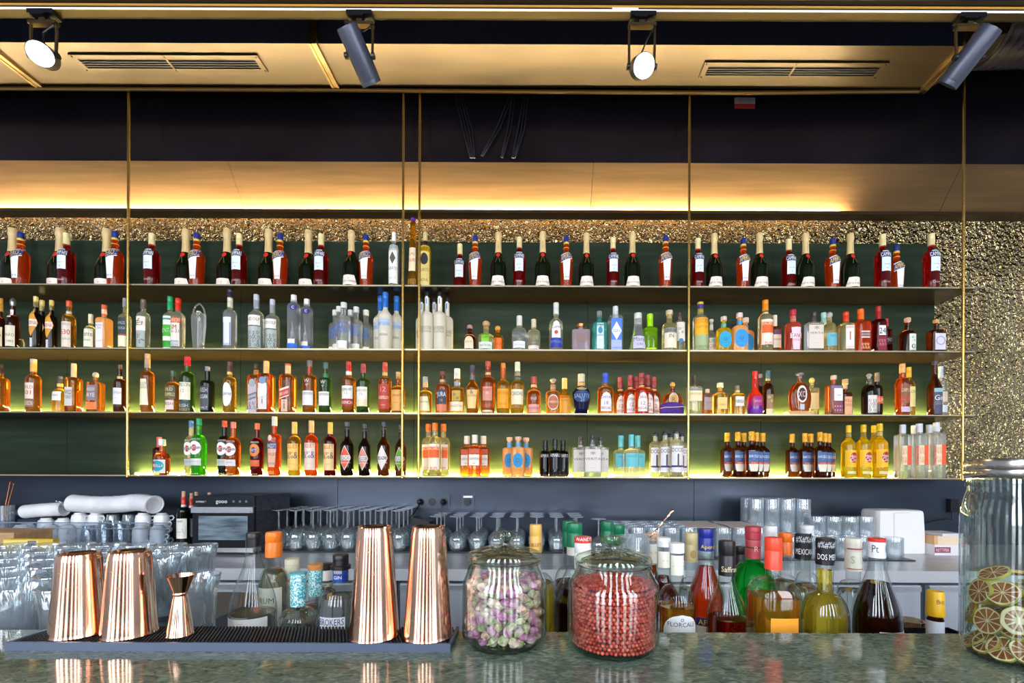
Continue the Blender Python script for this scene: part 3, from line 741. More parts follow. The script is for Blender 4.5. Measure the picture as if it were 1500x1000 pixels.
gl = lambda low: [('r', .26, .52, 56, 'efe8dc', [('GLENLIVET', .45, .05, '6a5a5a'), ('15', .38, .06, '7a6a6a')]), ('r', .13, .27, 56, low, [('FRENCH', .2, .06, 'f0e0d8')])]
wh(510.7, 530, 20, 'whisky', 'amber', [(.82, 1, .38, 'c03434', 'screw'), (.74, .81, .42, 'e8e2d0', 'screw')], gl('a82c24'), 'amber single malt bottle with crimson cap and band, third shelf', hs=.62)
wh(532, 533, 19.5, 'whisky', 'deepgreen', [(.82, 1, .38, 'a04048', 'screw')], gl('e6dcae'), 'green single malt bottle with maroon cap, third shelf', hs=.62)
wh(564, 531, 19.5, 'whisky', 'amber', [(.82, 1, .38, 'c0483c', 'screw'), (.74, .81, .38, 'c8b060', 'screw')], [('r', .08, .56, 54, 'b8402c', [('ABERFELDY', .30, .06, 'f0e0d0'), ('12', .46, .1, 'e0b0a0'), ('-----', .16, .05, 'f0e0d0')])], 'amber whisky bottle with tall red label, third shelf', hs=.64)
wh(583, 545, 20.5, 'bulge', 'amber', [(.84, 1, .34, 'd0a878', 'screw')], [('r', .05, .55, 54, 'e4a858', [('CRAFT', .42, .06, '8a5a2a'), ('----', .26, .06, '8a5a2a')])], 'orange labelled whisky bottle behind the middle rod, third shelf')
wh(623, 552, 20, 'squat', 'gold', [(.84, 1, .38, 'b0b0a8', 'screw'), (.72, .84, .38, 'dcb88a', 'screw')], [('T', .06, .44, 52, 'efe4b8', [('DALMORE', .3, .06, '8a8050')])], 'squat golden whisky bottle by the rod with cream label, third shelf', hs=.5, hn=.62)
wh(649, 544, 21, 'whisky', 'copper', [(.82, 1, .36, '6a3a30', 'screw'), (.74, .80, .40, 'c8a878', 'screw')], [('r', .22, .54, 40, '3a3c4c', [('JURA', .44, .11, 'e0e0e4'), ('10', .3, .06, 'b0a070')]), ('r', .05, .20, 42, 'e0805a', [])], 'copper coloured whisky bottle with dark label, third shelf')
wh(669, 540, 22, 'tall', 'gold', [(.78, 1, .40, 'dcd4c8', 'screw'), (.62, .72, .40, '8a94a0', 'screw')], [('r', .06, .26, 58, 'f2e6c2', [('SINGLETON', .17, .05, '8a8a70')]), ('r', .28, .50, 34, 'c8a040', [('%', .38, .14, '4a5a6a')])], 'golden whisky bottle with white cap and low cream label, third shelf', 2.80, hs=.5, hn=.6)
wh(692, 535, 18.5, 'slope', 'amber', [(.84, 1, .36, '4a4458', 'screw'), (.70, .80, .38, '6a6a70', 'screw')], [('t', .10, .48, 56, 'f0cc84', [('DALWHINNIE', .36, .05, 'a8703c'), ('&', .44, .09, '5a4a4a')])], 'amber whisky bottle with ragged yellow label, third shelf', hs=.52)
wh(714.8, 529.5, 21, 'whisky', 'copper', [(.86, 1, .36, 'b8503c', 'screw'), (.74, .79, .38, 'c8b070', 'screw')], [('r', .24, .50, 40, 'd8907a', [('PORT', .44, .06, '8a3a2a'), ('*', .36, .12, 'f0c8a8')]), ('r', .02, .06, 46, 'd8c8a8', [])], 'copper whisky bottle with pink label and rust cap, third shelf', hs=.54, hn=.70)
wh(737, 532, 19.5, 'whisky', 'gold', [(.70, 1, .34, 'dc8030', 'screw')], [('r', .10, .48, 54, 'f2a018', [('GLENMORANGIE', .40, .06, 'b86a10'), ('====', .18, .05, 'a03a10')])], 'golden whisky bottle with long orange neck foil, third shelf', hs=.50, hn=.66)
wh(758, 530.5, 19.5, 'whisky', 'gold', [(.82, 1, .40, 'd8dcc0', 'screw'), (.74, .80, .42, '8a8c84', 'screw'), (.66, .70, .44, '6a7078', 'screw')], [('r', .17, .46, 58, 'ece6bc', [('CARDHU', .38, .08, '3a3c44')])], 'golden whisky bottle with pale green label, third shelf', hs=.54, hn=.64)
wh(782, 552, 20, 'squat', 'copper', [(.82, 1, .42, 'b84438', 'screw'), (.72, .79, .42, 'e0b870', 'screw')], [('r', .03, .24, 52, 'e0a090', [('MONKEY', .14, .06, 'a05040')]), ('r', .26, .54, 26, None, [('SHOULDER', .4, .07, 'c8ccd8')])], 'squat copper whisky bottle with red cap, third shelf', hs=.5, hn=.64)
wh(810, 554, 21.5, 'squat', 'amber', [(.86, 1, .36, 'a89c88', 'ball'), (.68, .82, .34, 'd8d0c8', 'screw')], [('o', .10, .52, 46, 'd8d0cc', []), ('o', .13, .49, 40, 'c06a44', [('AMERICAN', .32, .06, 'f0d8b8')])], 'amber bottle with oval copper badge, third shelf', 2.775, hs=.56, hn=.64)
wh(827, 554, 19, 'slope', 'gold', [(.72, 1, .40, 'e8c878', 'screw')], [('r', .06, .52, 44, 'f0b048', [('SLANE', .4, .06, 'a86a1c')])], 'golden sloping bottle with yellow capsule, third shelf', 2.86, hs=.46, hn=.70)
b(3, 851.8, 547.5, 26, FR, 'bulge', 'navy', [(.80, 1, .40, 'd8c8a8', 'screw'), (.70, .79, .42, 'c8a060', 'screw')], [('o', .28, .58, 60, '2a4470', [('SALUTE', .44, .1, '9ab8d8'), ('21', .34, .08, '9ab8d8')]), ('o', .58, .68, 48, 'c8a870', [])], 'dark blue ceramic whisky flagon, third shelf', 'whisky_flagon', rb=.78)
ch = lambda c, t_: [('a', .06, .52, 42, 'eee6e0', [('CHIVAS', .40, .07, c), (t_, .26, .09, c), ('REGAL', .14, .06, c)])]
b(3, 886.8, 546.5, 23, FR, 'whisky', 'amber', [(.76, 1, .38, '3a58c8', 'screw')], ch('4a50a0', '18'), 'amber whisky bottle with blue cap, third shelf', 'whisky_bottle', hs=.58, hn=.66)
t = b(3, 940, 546.5, 20.5, FR, 'whisky', 'copper', [(.74, 1, .38, 'a04044', 'screw'), (.66, .70, .40, 'c8a860', 'screw')], ch('a03a3a', '12'), 'front whisky bottle of the six with maroon capsules, third shelf', 'whisky_bottle', hs=.54, hn=.64)
for x, y, Z, d in ((923.5, 550, 2.845, 'left middle-row whisky bottle with maroon capsule, third shelf'), (948.5, 550, 2.855, 'right middle-row whisky bottle with maroon capsule, third shelf'),
                   (908, 553.5, 2.925, 'back left whisky bottle of the six with maroon capsules'), (930.5, 553.5, 2.93, 'back centre whisky bottle of the six with maroon capsules'), (955, 553.5, 2.93, 'back right whisky bottle of the six with maroon capsules')):
    again(t, 3, x, y, Z, d)
b(3, 985, 559.5, 31, 2.86, 'ball', 'copper', [(.80, 1, .20, 'd8b060', 'ball'), (.72, .80, .17, '5a4a80', 'screw')], [('o', .30, .68, 28, 'd8d0c8', []), ('o', .34, .62, 22, 'd8b060', [('R', .48, .14, '6a5030')])], 'round whisky decanter standing behind a purple pouch, third shelf', 'whisky_decanter', rn=.2, hs=.4, hn=.70, dr=.5)
p = at(985, 600, 2.756)
t = thing('velvet_pouch', 'folded purple velvet pouch with white piping in front of the round decanter', 'pouch', (p.x, 2.758, ROWZ[3] + .0005))
sec = lambda a, r: (r * (1 + .04 * math.sin(3 * a)) * math.sin(a), -r * .40 * math.cos(a))
MB().lathe([(0, 0), (.066, 0), (.072, .008), (.074, .022), (.070, .034), (.072, .044), (.069, .058), (.052, .068), (.030, .074), (0, .072)], 36, sec).build('pouch_body', noisy('purple velvet', [(.3, '3a1a66'), (.7, '5c2f92')], (1, 1, 3), 30, 3, .8, bump=.4, bscale=50), t)
MB().tube([(-.074, -.004, .036), (-.05, -.026, .040), (0, -.0315, .040), (.05, -.026, .044), (.074, -.004, .046)], .0022, 8).build('piping', ink('d8c8d8'), t)
b(3, 1017, 550, 22, FR, 'slab', 'straw', [(.72, 1, .30, '4c3c34', 'screw')], [('r', .34, .60, 40, 'f2dcaa', [('SUNTORY', .52, .05, 'a8803c')]), ('r', .60, .66, 42, '8a8c80', [])], 'pale Japanese whisky bottle with black brush mark, third shelf', 'whisky_bottle', hs=.66, hn=.72)
b(3, 1036, 570, 20, 2.86, 'slab', 'copper', [(.86, 1, .32, 'd8c8b0', 'screw')], [('r', .22, .68, 34, 'b8b4ba', [('COIN', .5, .06, '6a6a74')]), ('r', .70, .78, 30, '3a3844', [])], 'small square amber bottle with grey label, third shelf', 'whisky_bottle', dr=.8, hs=.74, hn=.82)
t = b(3, 1054.7, 561, 21, FR, 'square', 'gold', [(.74, 1, .40, 'e8dcb8', 'cork')], [('r', .16, .52, 40, 'f2c878', [('HIBIKI', .3, .06, 'a8803c')])], 'faceted golden whisky bottle with cream stopper, third shelf', 'whisky_bottle', hs=.60, hn=.68)
strokes(t, .2, .0345, [(-.2, 1.2, .8, .9), (.3, 1.5, .2, .2), (-.3, .6, .9, .5), (.3, .2, -.2, -.6), (.3, .2, .7, -.5), (-.1, -.3, .6, -.3), (.25, -.2, .25, -1.2)], .1, '5a3a18', .072, .013, .006)
b(3, 1080, 565, 19.5, FR, 'square', 'gold', [(.84, 1, .34, '8a7a6a', 'screw'), (.76, .84, .36, 'e8c060', 'screw')], [('r', .28, .60, 40, 'ece4d8', [('NIKKA', .44, .13, '3a342c')])], 'short golden whisky bottle with black script on white, third shelf', 'whisky_bottle', hs=.60, hn=.72)
b(3, 1106, 544, 24, FR, 'slope', 'rose', [(.62, 1, .34, 'e02c18', 'screw')], [('r', .20, .42, 30, 'a82a7a', [('HENNESSY', .3, .05, 'e8b0d0')]), ('r', .0, .12, 60, '6a1c9c', [])], 'red to violet cognac bottle, third shelf', 'cognac_bottle', hs=.36, hn=.64, matbody='grad')
b(3, 1114, 548, 17, 2.87, 'slope', 'brown', [(.74, 1, .34, '8a7880', 'screw')], [('r', .04, .38, 40, 'efe0b0', [])], 'brown cognac bottle hidden behind the red one, third shelf', 'cognac_bottle')
b(3, 1125, 543, 17, 2.80, 'tall', 'brown', [(.82, 1, .40, '4a6a80', 'screw'), (.77, .82, .41, 'd89a4a', 'screw')], [('r', .14, .46, 40, 'a07a50', [('%', .36, .14, 'd8c8a0')]), ('r', .02, .14, 44, 'f0d8a0', [])], 'slim brown cognac bottle with blue capsule, third shelf', 'cognac_bottle', hs=.52)
t = b(3, 1171.6, 545, 38, 2.80, 'ball', 'copper', [(.88, 1, .24, '7a6878', 'crown'), (.80, .88, .17, '8a7a84', 'screw')], [('o', .22, .66, 26, 'e8e4e0', []), ('o', .27, .60, 20, '4a1c14', [('XO', .44, .16, 'd8ccc4')]), ('r', .04, .18, 12, 'b8c4d0', [])], 'large round cognac decanter with white ring badge on wooden base', 'cognac_decanter', rn=.2, hs=.36, hn=.74, dr=.4, rb=.86)
mb = MB().box(-.082, .068, -.034, .034, 0, .026); mb.build('wooden_base', noisy('plinth wood', [(.3, 'c88a4a'), (.7, 'e0b070')], (1, 1, 8), 6), t)
for c in t.children:
    if not c.name.startswith('wooden'): c.location.z = .026; c.scale.z = .885
b(3, 1189, 553, 21, 2.88, 'slab', 'straw', [(.80, 1, .34, 'd8b868', 'ball')], [('r', .2, .6, 30, 'e8d89a', [])], 'yellow square bottle behind the round decanter, third shelf', 'liquor_bottle')
b(3, 1221, 550, 23, FR, 'slab', 'copper', [(.80, 1, .36, 'd8c0a8', 'cork')], [('r', .35, .66, 34, 'f0e8e4', [('~', .5, .1, '4a4a4a')], 14), ('r', .04, .34, 34, '8a4a5a', [('::::', .2, .2, 'e0b0c0')], 14), ('r', .66, .76, 40, '7a6a90', [])], 'square copper rum bottle with white label, third shelf', 'rum_bottle', dr=.8, hs=.72)
b(3, 1238, 555.5, 18, 2.84, 'square', 'brown', [(.74, 1, .46, 'd8a878', 'cork')], [('r', .04, .52, 42, 'f0b080', [('KILL', .42, .08, 'b05a30'), ('DEVIL', .3, .08, 'b05a30')])], 'short brown bottle with peach label, third shelf', 'rum_bottle', hs=.56, hn=.66)
b(3, 1273, 547, 24.5, FR, 'squat', 'dark', [(.88, 1, .30, 'a8a098', 'ball'), (.74, .86, .34, 'd0d0d0', 'screw')], [('r', .05, .46, 42, 'e4dcd0', [('%&%', .3, .16, 'a09890'), ('&%&', .15, .16, 'a09890')])], 'dark rum bottle with patterned white label, third shelf', 'rum_bottle', hs=.5, hn=.72)
b(3, 1284.5, 546, 18, 2.87, 'tall', 'dark', [(.80, 1, .42, '7a6a60', 'screw')], [('r', .3, .46, 50, 'd85a3c', [('RUM', .38, .08, 'f0d8c0')])], 'dark bottle with red patch behind patterned white label bottle', 'rum_bottle')
b(3, 1321.6, 533, 23, FR, 'tall', 'copper', [(.82, 1, .42, 'e0a868', 'screw'), (.70, .80, .36, 'd88a2c', 'screw')], [('o', .22, .60, 46, '8a5a3c', [('DIPLO', .48, .07, 'e8c8a0'), ('Gran', .34, .10, 'e83a2c')]), ('r', .06, .16, 44, 'c8b8d0', [])], 'orange rum bottle with ornate oval label, third shelf', 'rum_bottle', hs=.60)
b(3, 1331, 538, 20, 2.85, 'tall', 'gold', [(.80, 1, .42, 'e0b030', 'screw')], [('r', .2, .6, 44, 'e8d890', [('RON', .5, .06, '6a7a4a')])], 'gold rum bottle with yellow cap behind the orange one', 'rum_bottle')
b(3, 1369, 529, 23.5, FR, 'beer', 'brown', '4a4450', [('r', .02, .42, 42, '4a4c60', [('Gin', .32, .10, 'e8e4dc'), ('COCKTAIL', .22, .06, '9aa4b8')]), ('r', .42, .49, 42, '8ab8c0', [])], 'long necked brown bottle at right end, third shelf', 'beer_bottle')
b(3, 1378, 537, 20, 2.88, 'tall', 'clear', [(.78, 1, .40, 'a8b8d0', 'screw')], [('r', .3, .5, 50, 'd8c8b8', []), ('r', .1, .24, 50, 'd8dce8', [])], 'clear bottle behind the long necked brown one, third shelf', 'liquor_bottle')

# ---- bottom shelf
b(4, 237.5, 643, 25, FR, 'squat', 'copper', [(.66, 1, .40, 'd8dcd0', 'cork')], [('r', .05, .42, 60, 'd8dcd8', []), ('o', .10, .40, 50, '1c9cae', [('MESELLA', .26, .08, 'e8e8e8')]), ('o', .14, .38, 16, 'c8282c', [('M', .26, .1, W_)], -30)], 'rounded ruby bottle with turquoise oval label, bottom shelf', hs=.46, hn=.62)
b(4, 233, 640, 20, 2.88, 'tall', 'redblack', [(.70, 1, .40, 'd85a58', 'screw')], [('r', .1, .4, 60, '4a4a54', [('|', .2, .1, W_)])], 'dark red bottle with pink cap behind rounded ruby one', 'liqueur_bottle')
def mart(x, yt, w, Z, glass, cap, disc, ring, low, desc, **k):
    return b(4, x, yt, w, Z, 'mart', glass, [(.88, 1, .36, cap, 'screw'), (.72, .87, .33, 'cdd0d4', 'screw')],
      [('r', .60, .66, 46, None, [('VERMOUTH', .63, .04, 'd8d8d8')]), ('o', .36, .60, 50, disc, []), ('o', .42, .54, 20, ring, []), ('r', .46, .50, 46, '2a2a34', [('MARTINI', .48, .045, 'f0f0f0')]), ('r', .17, .29, 50, low, [('====', .24, .04, '8a8a92')]), ('r', .01, .05, 50, None, [('o o o o', .03, .03, 'e8e0d0')])], desc, 'vermouth_bottle', **k)
mart(280, 616, 21, 2.85, 'straw', '4a7ab0', 'efefe8', 'c83a3c', 'b8bcc4', 'pale vermouth bottle with blue cap, bottom shelf')
mart(291.4, 613, 25, FR, 'green', '108a5c', 'eeeeea', 'd82c34', 'd0d4d0', 'bright green vermouth bottle, bottom shelf')
mart(328.8, 616, 22, 2.85, 'dark', 'd8503c', 'e8eeea', 'c83a3c', 'b8c0c4', 'near black vermouth bottle with red cap, bottom shelf')
mart(341.7, 618, 23, FR, 'copper', 'e06a64', 'f0f0f0', 'd8343c', 'e0dcdc', 'red brown vermouth bottle with coral cap, bottom shelf')
mart(376.5, 620, 21, FR, 'redblack', 'e8643c', 'f0842c', '3a4a8a', 'e8642c', 'dark red vermouth bottle with orange disc, bottom shelf')
b(4, 402, 610, 20.5, FR, 'whisky', 'orange', [(.84, 1, .40, 'd8d0cc', 'screw'), (.72, .84, .36, 'b8a8a0', 'screw')], [('t', .14, .46, 44, 'e8b498', [('IGNAZIO', .36, .05, '8a5a5a'), ('LIQUORE', .2, .04, '8a5a5a')]), ('r', .45, .56, 46, '3a3a6c', [('RAMAZZOTTI', .50, .07, 'f0f0f0')]), ('o', .58, .68, 22, 'f0d0c0', [], -16), ('r', .01, .09, 48, None, [('IIIII', .05, .06, 'ffb870')])], 'orange bitter liqueur bottle with dark blue band, bottom shelf', 'liqueur_bottle', hs=.62, hn=.70)
def lil(x, yt, w, glass, cap, paper, inkc, desc):
    return b(4, x, yt, w, FR, 'tall', glass, [(.78, 1, .40, cap, 'screw')], [('r', .10, .59, 58, paper, [('LILLET', .54, .075, 'c84820'), ('&%&', .38, .13, inkc), ('------', .22, .04, 'a89068')])], desc, 'aperitif_bottle', hs=.58, hn=.74)
lil(431.3, 618, 20, 'gold', 'e0b860', 'f2c868', '6a4a5a', 'yellow aperitif bottle with yellow label, bottom shelf')
lil(456, 616, 20, 'orange', 'e8b078', 'ecd6c0', '4a4c8a', 'coral aperitif bottle with pale label, bottom shelf')
lil(483.6, 618.5, 19, 'redblack', 'e0b050', 'f0cc90', '6a4a40', 'dark aperitif bottle with cream label, bottom shelf')
def bel(x, yt, w, diam, glass, desc):
    return b(4, x, yt, w, FR, 'slope', glass, [(.92, 1, .34, '4a4c58', 'screw'), (.80, .92, .30, '3a3c46', 'ball')], [('d', .10, .56, 56, 'f0e8dc', []), ('d', .12, .54, 52, diam, [('BELSAZAR', .33, .055, W_ if diam != 'e6dcd4' else '6a625c'), ('VERMOUTH', .24, .03, 'f0d8d0')]), ('r', .285, .375, 44, 'f2ece4', [('BELSAZAR', .33, .07, '3a3434')])], desc, 'vermouth_bottle', hs=.54, hn=.74)
bel(508.4, 618, 20, 'e0502c', 'dark', 'dark vermouth bottle with red diamond label, bottom shelf')
bel(534, 621, 18, 'e08a74', 'dark', 'dark vermouth bottle with salmon diamond label, bottom shelf')
bel(562, 618, 18.5, 'e6dcd4', 'brown', 'brown vermouth bottle with white diamond label, bottom shelf')
bel(587, 622, 17, '5a9a1c', 'brown', 'brown vermouth bottle with green diamond label, bottom shelf')
def trio(row, pts, Z3, base_desc, mk):
    for (x, y, w), Z, where in zip(pts, Z3, ('front', 'back left', 'back right')):
        d = base_desc % where
        if where == 'front': t = mk(x, y, w, Z, d)
        else: again(t, row, x, y, Z, d)
trio(4, ((637, 619.5, 20), (627.5, 621, 0), (649.5, 621, 0)), (FR, 2.85, 2.85), '%s rum bottle of three with orange caps, bottom shelf',
     lambda x, y, w, Z, d: b(4, x, y, w, Z, 'tall', 'straw', [(.86, 1, .40, 'f4761c', 'screw')], bc, d, 'rum_bottle', hs=.62, hn=.74))
trio(4, ((695.6, 637, 20.5), (684, 638.5, 0), (708, 638.5, 0)), (FR, 2.85, 2.85), '%s amber gin bottle of three with white caps, bottom shelf',
     lambda x, y, w, Z, d: b(4, x, y, w, Z, 'square', 'amber', [(.80, 1, .42, 'ece0cc', 'screw')], [('r', .26, .52, 44, 'f4e8d4', [('GUNPOWDER', .42, .06, '5a4a4a'), ('~', .32, .08, '5a4a4a')]), ('r', .54, .66, 44, 'c8502c', [])], d, 'gin_bottle', hs=.64, hn=.74))
trio(4, ((759, 639.5, 20.5), (746.5, 640.5, 0), (770.5, 641, 0)), (FR, 2.85, 2.85), '%s peach gin bottle of three with blue discs, bottom shelf',
     lambda x, y, w, Z, d: b(4, x, y, w, Z, 'square', 'peach', [(.84, 1, .40, 'e8b898', 'cork'), (.74, .86, .38, '5aa0c8', 'screw')], [('o', .22, .58, 42, '2a8cc0', [('D', .40, .1, '12508a'), ('. . .', .28, .04, 'a0d0e8')])], d, 'gin_bottle', hs=.68, hn=.74))
trio(4, ((813, 643.5, 19), (799, 645, 0), (824.5, 645, 0)), (FR, 2.85, 2.85), '%s small black bottle of three, bottom shelf',
     lambda x, y, w, Z, d: b(4, x, y, w, Z, 'round', 'black', [(.86, 1, .40, '1c1c22', 'screw'), (.76, .84, .42, '26262c', 'screw')], [('r', .52, .64, 52, None, [('AMARO', .57, .09, 'e0e0e4')]), ('r', .14, .2, 40, None, [('33', .16, .05, 'c8c8cc')])], d, 'liqueur_bottle', hs=.6, hn=.72))
trio(4, ((868, 637.5, 26), (853, 639, 0), (878, 639, 0)), (FR, 2.855, 2.855), '%s clear square gin bottle of three with black caps, bottom shelf',
     lambda x, y, w, Z, d: b(4, x, y, w, Z, 'slab', 'clear', [(.78, 1, .26, '3a343c', 'screw'), (.74, .78, .27, 'd0d0d0', 'screw')], [('r', .12, .66, 34, 'e0d4cc', [('*', .54, .14, '34323c'), ('VERITA', .43, .06, '4a444c'), ('-----', .22, .04, '8a7c78')])], d, 'gin_bottle', hs=.70, hn=.73))
trio(4, ((924.7, 636.5, 23), (909.5, 638, 0), (934, 638, 0)), (FR, 2.855, 2.86), '%s clear gin bottle of three with aqua capsules, bottom shelf',
     lambda x, y, w, Z, d: b(4, x, y, w, Z, 'squat', 'pale', [(.72, 1, .36, '6cc4c8', 'screw')], [('r', .24, .56, 54, '6cc4cc', [('MALFY', .48, .05, '2a7a8a')])], d, 'gin_bottle', hs=.54, hn=.66))
pk = lambda x, y, w, Z, d: b(4, x, y, w, Z, 'tall', 'pale', [(.93, 1, .34, '3a3a48', 'ball'), (.90, .945, .56, '2c2c3a', 'screw'), (.80, .90, .34, 'd0d0d4', 'screw')], [('r', .10, .64, 58, 'eae6ea', [('DODD', .56, .085, '4a3c48'), ('I', .36, .26, '5a4a4c'), ('- - -', .15, .03, '6a6a8a')]), ('r', .20, .24, 58, '3a3c7c', [])], d, 'gin_bottle', hs=.68, hn=.78)
t = pk(989.7, 628, 20, FR, 'front clear gin bottle with black figure beside the rod, bottom shelf')
again(t, 4, 974.5, 630.5, 2.825, 'middle clear gin bottle with black figure, bottom shelf'); again(t, 4, 961, 632, 2.885, 'back left clear gin bottle with black figure, bottom shelf')
again(t, 4, 998, 633, 2.855, 'back right clear gin bottle with black figure, bottom shelf'); again(t, 4, 982, 634, 2.91, 'back centre clear gin bottle with black figure, bottom shelf')
br = lambda x, y, w, Z, d: b(4, x, y, w, Z, 'slope', 'brown', [(.80, 1, .42, 'e8a828', 'screw')], [('r', .16, .56, 44, '46669c', [('BARCELO', .46, .06, 'f0f0f0'), ('----', .40, .03, 'c8d0e0')]), ('r', .29, .34, 44, 'b8402c', [('ANEJO', .315, .03, 'f0c8b0')]), ('t', .13, .29, 42, 'f0e4cc', [])], d, 'rum_bottle', sq=4, dr=.85, hs=.58, hn=.72)
def six(pts, side, mk):
    wh_ = ('front', 'left middle-row', 'right middle-row', 'back left', 'back centre', 'back right')
    for (x, y), Z, w_ in zip(pts, (FR, 2.842, 2.846, 2.92, 2.925, 2.925), wh_):
        d = w_ + ' dark rum bottle with gold cap, ' + side + ' six, bottom shelf'
        if w_ == 'front': t = mk(x, y, 20, Z, d)
        else: again(t, 4, x, y, Z, d)
six(((1101, 632), (1080, 633), (1108, 633.5), (1064.6, 634), (1088, 634.5), (1115.5, 634.5)), 'left', br)
six(((1201, 633), (1179, 634.5), (1208, 634.5), (1159.5, 635.5), (1186, 635.5), (1212, 635.5)), 'right', br)
hv = lambda x, y, w, Z, d: b(4, x, y, w, Z, 'slope', 'yellow', [(.86, 1, .36, 'e8bc20', 'screw'), (.78, .85, .34, 'd8d4c0', 'screw')], [('r', .20, .52, 60, 'f4bc14', []), ('o', .28, .48, 34, 'b8282c', [('Havana', .41, .065, W_), ('Club', .34, .065, W_)], 12), ('r', .07, .12, 40, 'd8d0a0', [])], d, 'rum_bottle', hs=.62, hn=.78)
t = hv(1288.8, 620.5, 25, FR, 'rightmost front yellow rum bottle with red seal, bottom shelf')
again(t, 4, 1264.7, 622, 2.785, 'middle yellow rum bottle with red seal, bottom shelf'); again(t, 4, 1243, 623, 2.80, 'leftmost yellow rum bottle with red seal, bottom shelf'); again(t, 4, 1280, 623, 2.865, 'rear yellow rum bottle with red seal, bottom shelf')
td = lambda x, y, w, Z, d: b(4, x, y, w, Z, 'square', 'clear', [(.84, 1, .46, 'd4d4da', 'screw')], [('r', .24, .60, 22, 'f05a34', [], 24), ('r', .24, .60, 24, 'e8d8b8', [('&%', .5, .12, 'e88a3c'), ('%&', .34, .12, 'e88a3c')], -24)], d, 'vodka_bottle', hs=.76, hn=.82, rn=.44)
t = td(1346.5, 620.5, 23, FR, 'middle front clear bottle with red panel label, bottom shelf')
again(t, 4, 1322, 622, 2.785, 'leftmost clear bottle with red panel label, bottom shelf'); again(t, 4, 1371.5, 619, 2.768, 'rightmost clear bottle with red panel label, bottom shelf')
again(t, 4, 1339, 623, 2.87, 'rear left clear bottle with red panel label, bottom shelf'); again(t, 4, 1361, 622, 2.87, 'rear right clear bottle with red panel label, bottom shelf')
finish_labels()
# ================================================================ the setting
CT = EYE - .47          # top of the back counter
BT = EYE - .27          # top of the bar
def XZ(x, Z): return (x - PX) * Z / F
M_hammer = noisy('hammered brass', [(.35, '9c8a62'), (.65, 'c2ae80')], (1, 1, 1), 3, 2, .08, 1.0, bump=1.0, bscale=40, bdist=.045, warp=.4)
M_green = noisy('dark green board', [(.3, '1c271c'), (.55, '253123'), (.75, '303e2b')], (.5, 1, 7), 3, 5, .42, bump=.05, spec=.12)
M_dark = noisy('dark lacquer', [(.3, '17141a'), (.7, '221e26')], (1, 1, 2), 2, 3, .22)
M_ceil = P('black ceiling', '0c0a0b', .6)
M_cove = noisy('brushed brass sheet', [(.3, '5e482c'), (.7, '745a3a')], (.4, 1, 9), 4, 5, .45, .4, spec=.2)
M_duct = noisy('gold lit duct', [(.25, '4e4230'), (.75, '635439')], (.5, 4, 1), 2.5, 4, .36, .6)  # warm gold light on the galvanised metal is put into its colour
M_ductf = P('duct face dark reflection', '3c4662', .4, .1)  # dark reflection on the duct front, put in as a navy colour
M_splash = noisy('blue steel backsplash', [(.32, '1c2128'), (.68, '3b4554')], (.45, 1, 1.6), 2.2, 3, .30, .45)
M_shelf = noisy('bronze shelf', [(.3, '241c13'), (.7, '3a2d1e')], (.5, 5, 1), 5, 4, .22, .4)
M_steel = noisy('brushed steel', [(.3, 'a6a8ae'), (.7, 'c2c4ca')], (.6, 6, 6), 8, 4, .3, .4)
M_doors = noisy('steel door', [(.3, 'b0b8c4'), (.7, 'c8d0da')], (3, 1, .3), 3, 3, .38, .4)
M_brass = P('brass rod', 'd2ac5e', .25, .9)
M_black = P('black plastic', '121316', .35)
M_blackm = P('black metal', '1b1c20', .35, .5)
M_spot = P('grey lacquer', '4a4e5c', .35, .4)
M_steelB = P('bright steel', 'd8d8da', .18, 1.0)
M_white = P('white porcelain', 'e9e9ea', .2, coat=.3)
M_glass = thin('clear glass', base=.10, powr=1.7, haze=.035)
M_glassrib = thin('ribbed glass', 'f2f6f8', 'b8c6cc', .9, base=.14, rough=.08, powr=2.2, haze=.12)
M_crackle = thin('crackled glass', 'eef3f5', 'b4c0c6', 1.0, bump=.9, bscale=55, bstretch=(1, 1, .28), base=.14, rough=.06, powr=2.2, haze=.07)

st = struct
st('wall_back', MB().box(-4.6, 4.4, 3.0, 3.08, 0, EYE + 2.7), M_hammer)
st('floor', MB().box(-4.6, 4.4, -4.2, 3.08, -.06, 0), noisy('oak floor', [(.3, '6a5240'), (.7, '8a6c52')], (1, 6, 1), 3, 5, .45))
st('ceiling', MB().box(-4.6, 4.4, -4.2, 3.08, EYE + 2.6, EYE + 2.7), M_ceil)
st('wall_upper', MB().box(-4.2, 4.2, 2.83, 2.88, EYE + 1.918, EYE + 2.598), M_dark)
st('wall_backsplash', MB().box(-4.4, -1.30 , 2.985, 2.998, CT - .02, ROWZ[4] - .013).box(-1.297, 1.035, 2.985, 2.998, CT - .02, ROWZ[4] - .013).box(1.038, 4.4, 2.985, 2.998, CT - .02, ROWZ[4] - .013), M_splash)
# sloping brass cove panels, in four lengths, and the black trough that hides the cove light
xs = [-4.2, -1.921, .351, 2.641, 4.2]
for i in range(4):
    a, c = xs[i] + .0015, xs[i + 1] - .0015
    v = [(a, 2.83, EYE + 1.918), (c, 2.83, EYE + 1.918), (c, 3.0, EYE + 1.70), (a, 3.0, EYE + 1.70), (a, 2.835, EYE + 1.925), (c, 2.835, EYE + 1.925), (c, 3.005, EYE + 1.707), (a, 3.005, EYE + 1.707)]
    st('trim_%d' % (i + 1), MB().add(v, [(3, 2, 1, 0), (4, 5, 6, 7), (0, 1, 5, 4), (1, 2, 6, 5), (2, 3, 7, 6), (3, 0, 4, 7)]), M_cove)
st('trim_5', MB().box(-4.2, 4.2, 2.925, 2.999, EYE + 1.657, EYE + 1.661).box(-4.2, 4.2, 2.923, 2.927, EYE + 1.657, EYE + 1.677), P('trough bronze', '3a2a16', .4, .5))
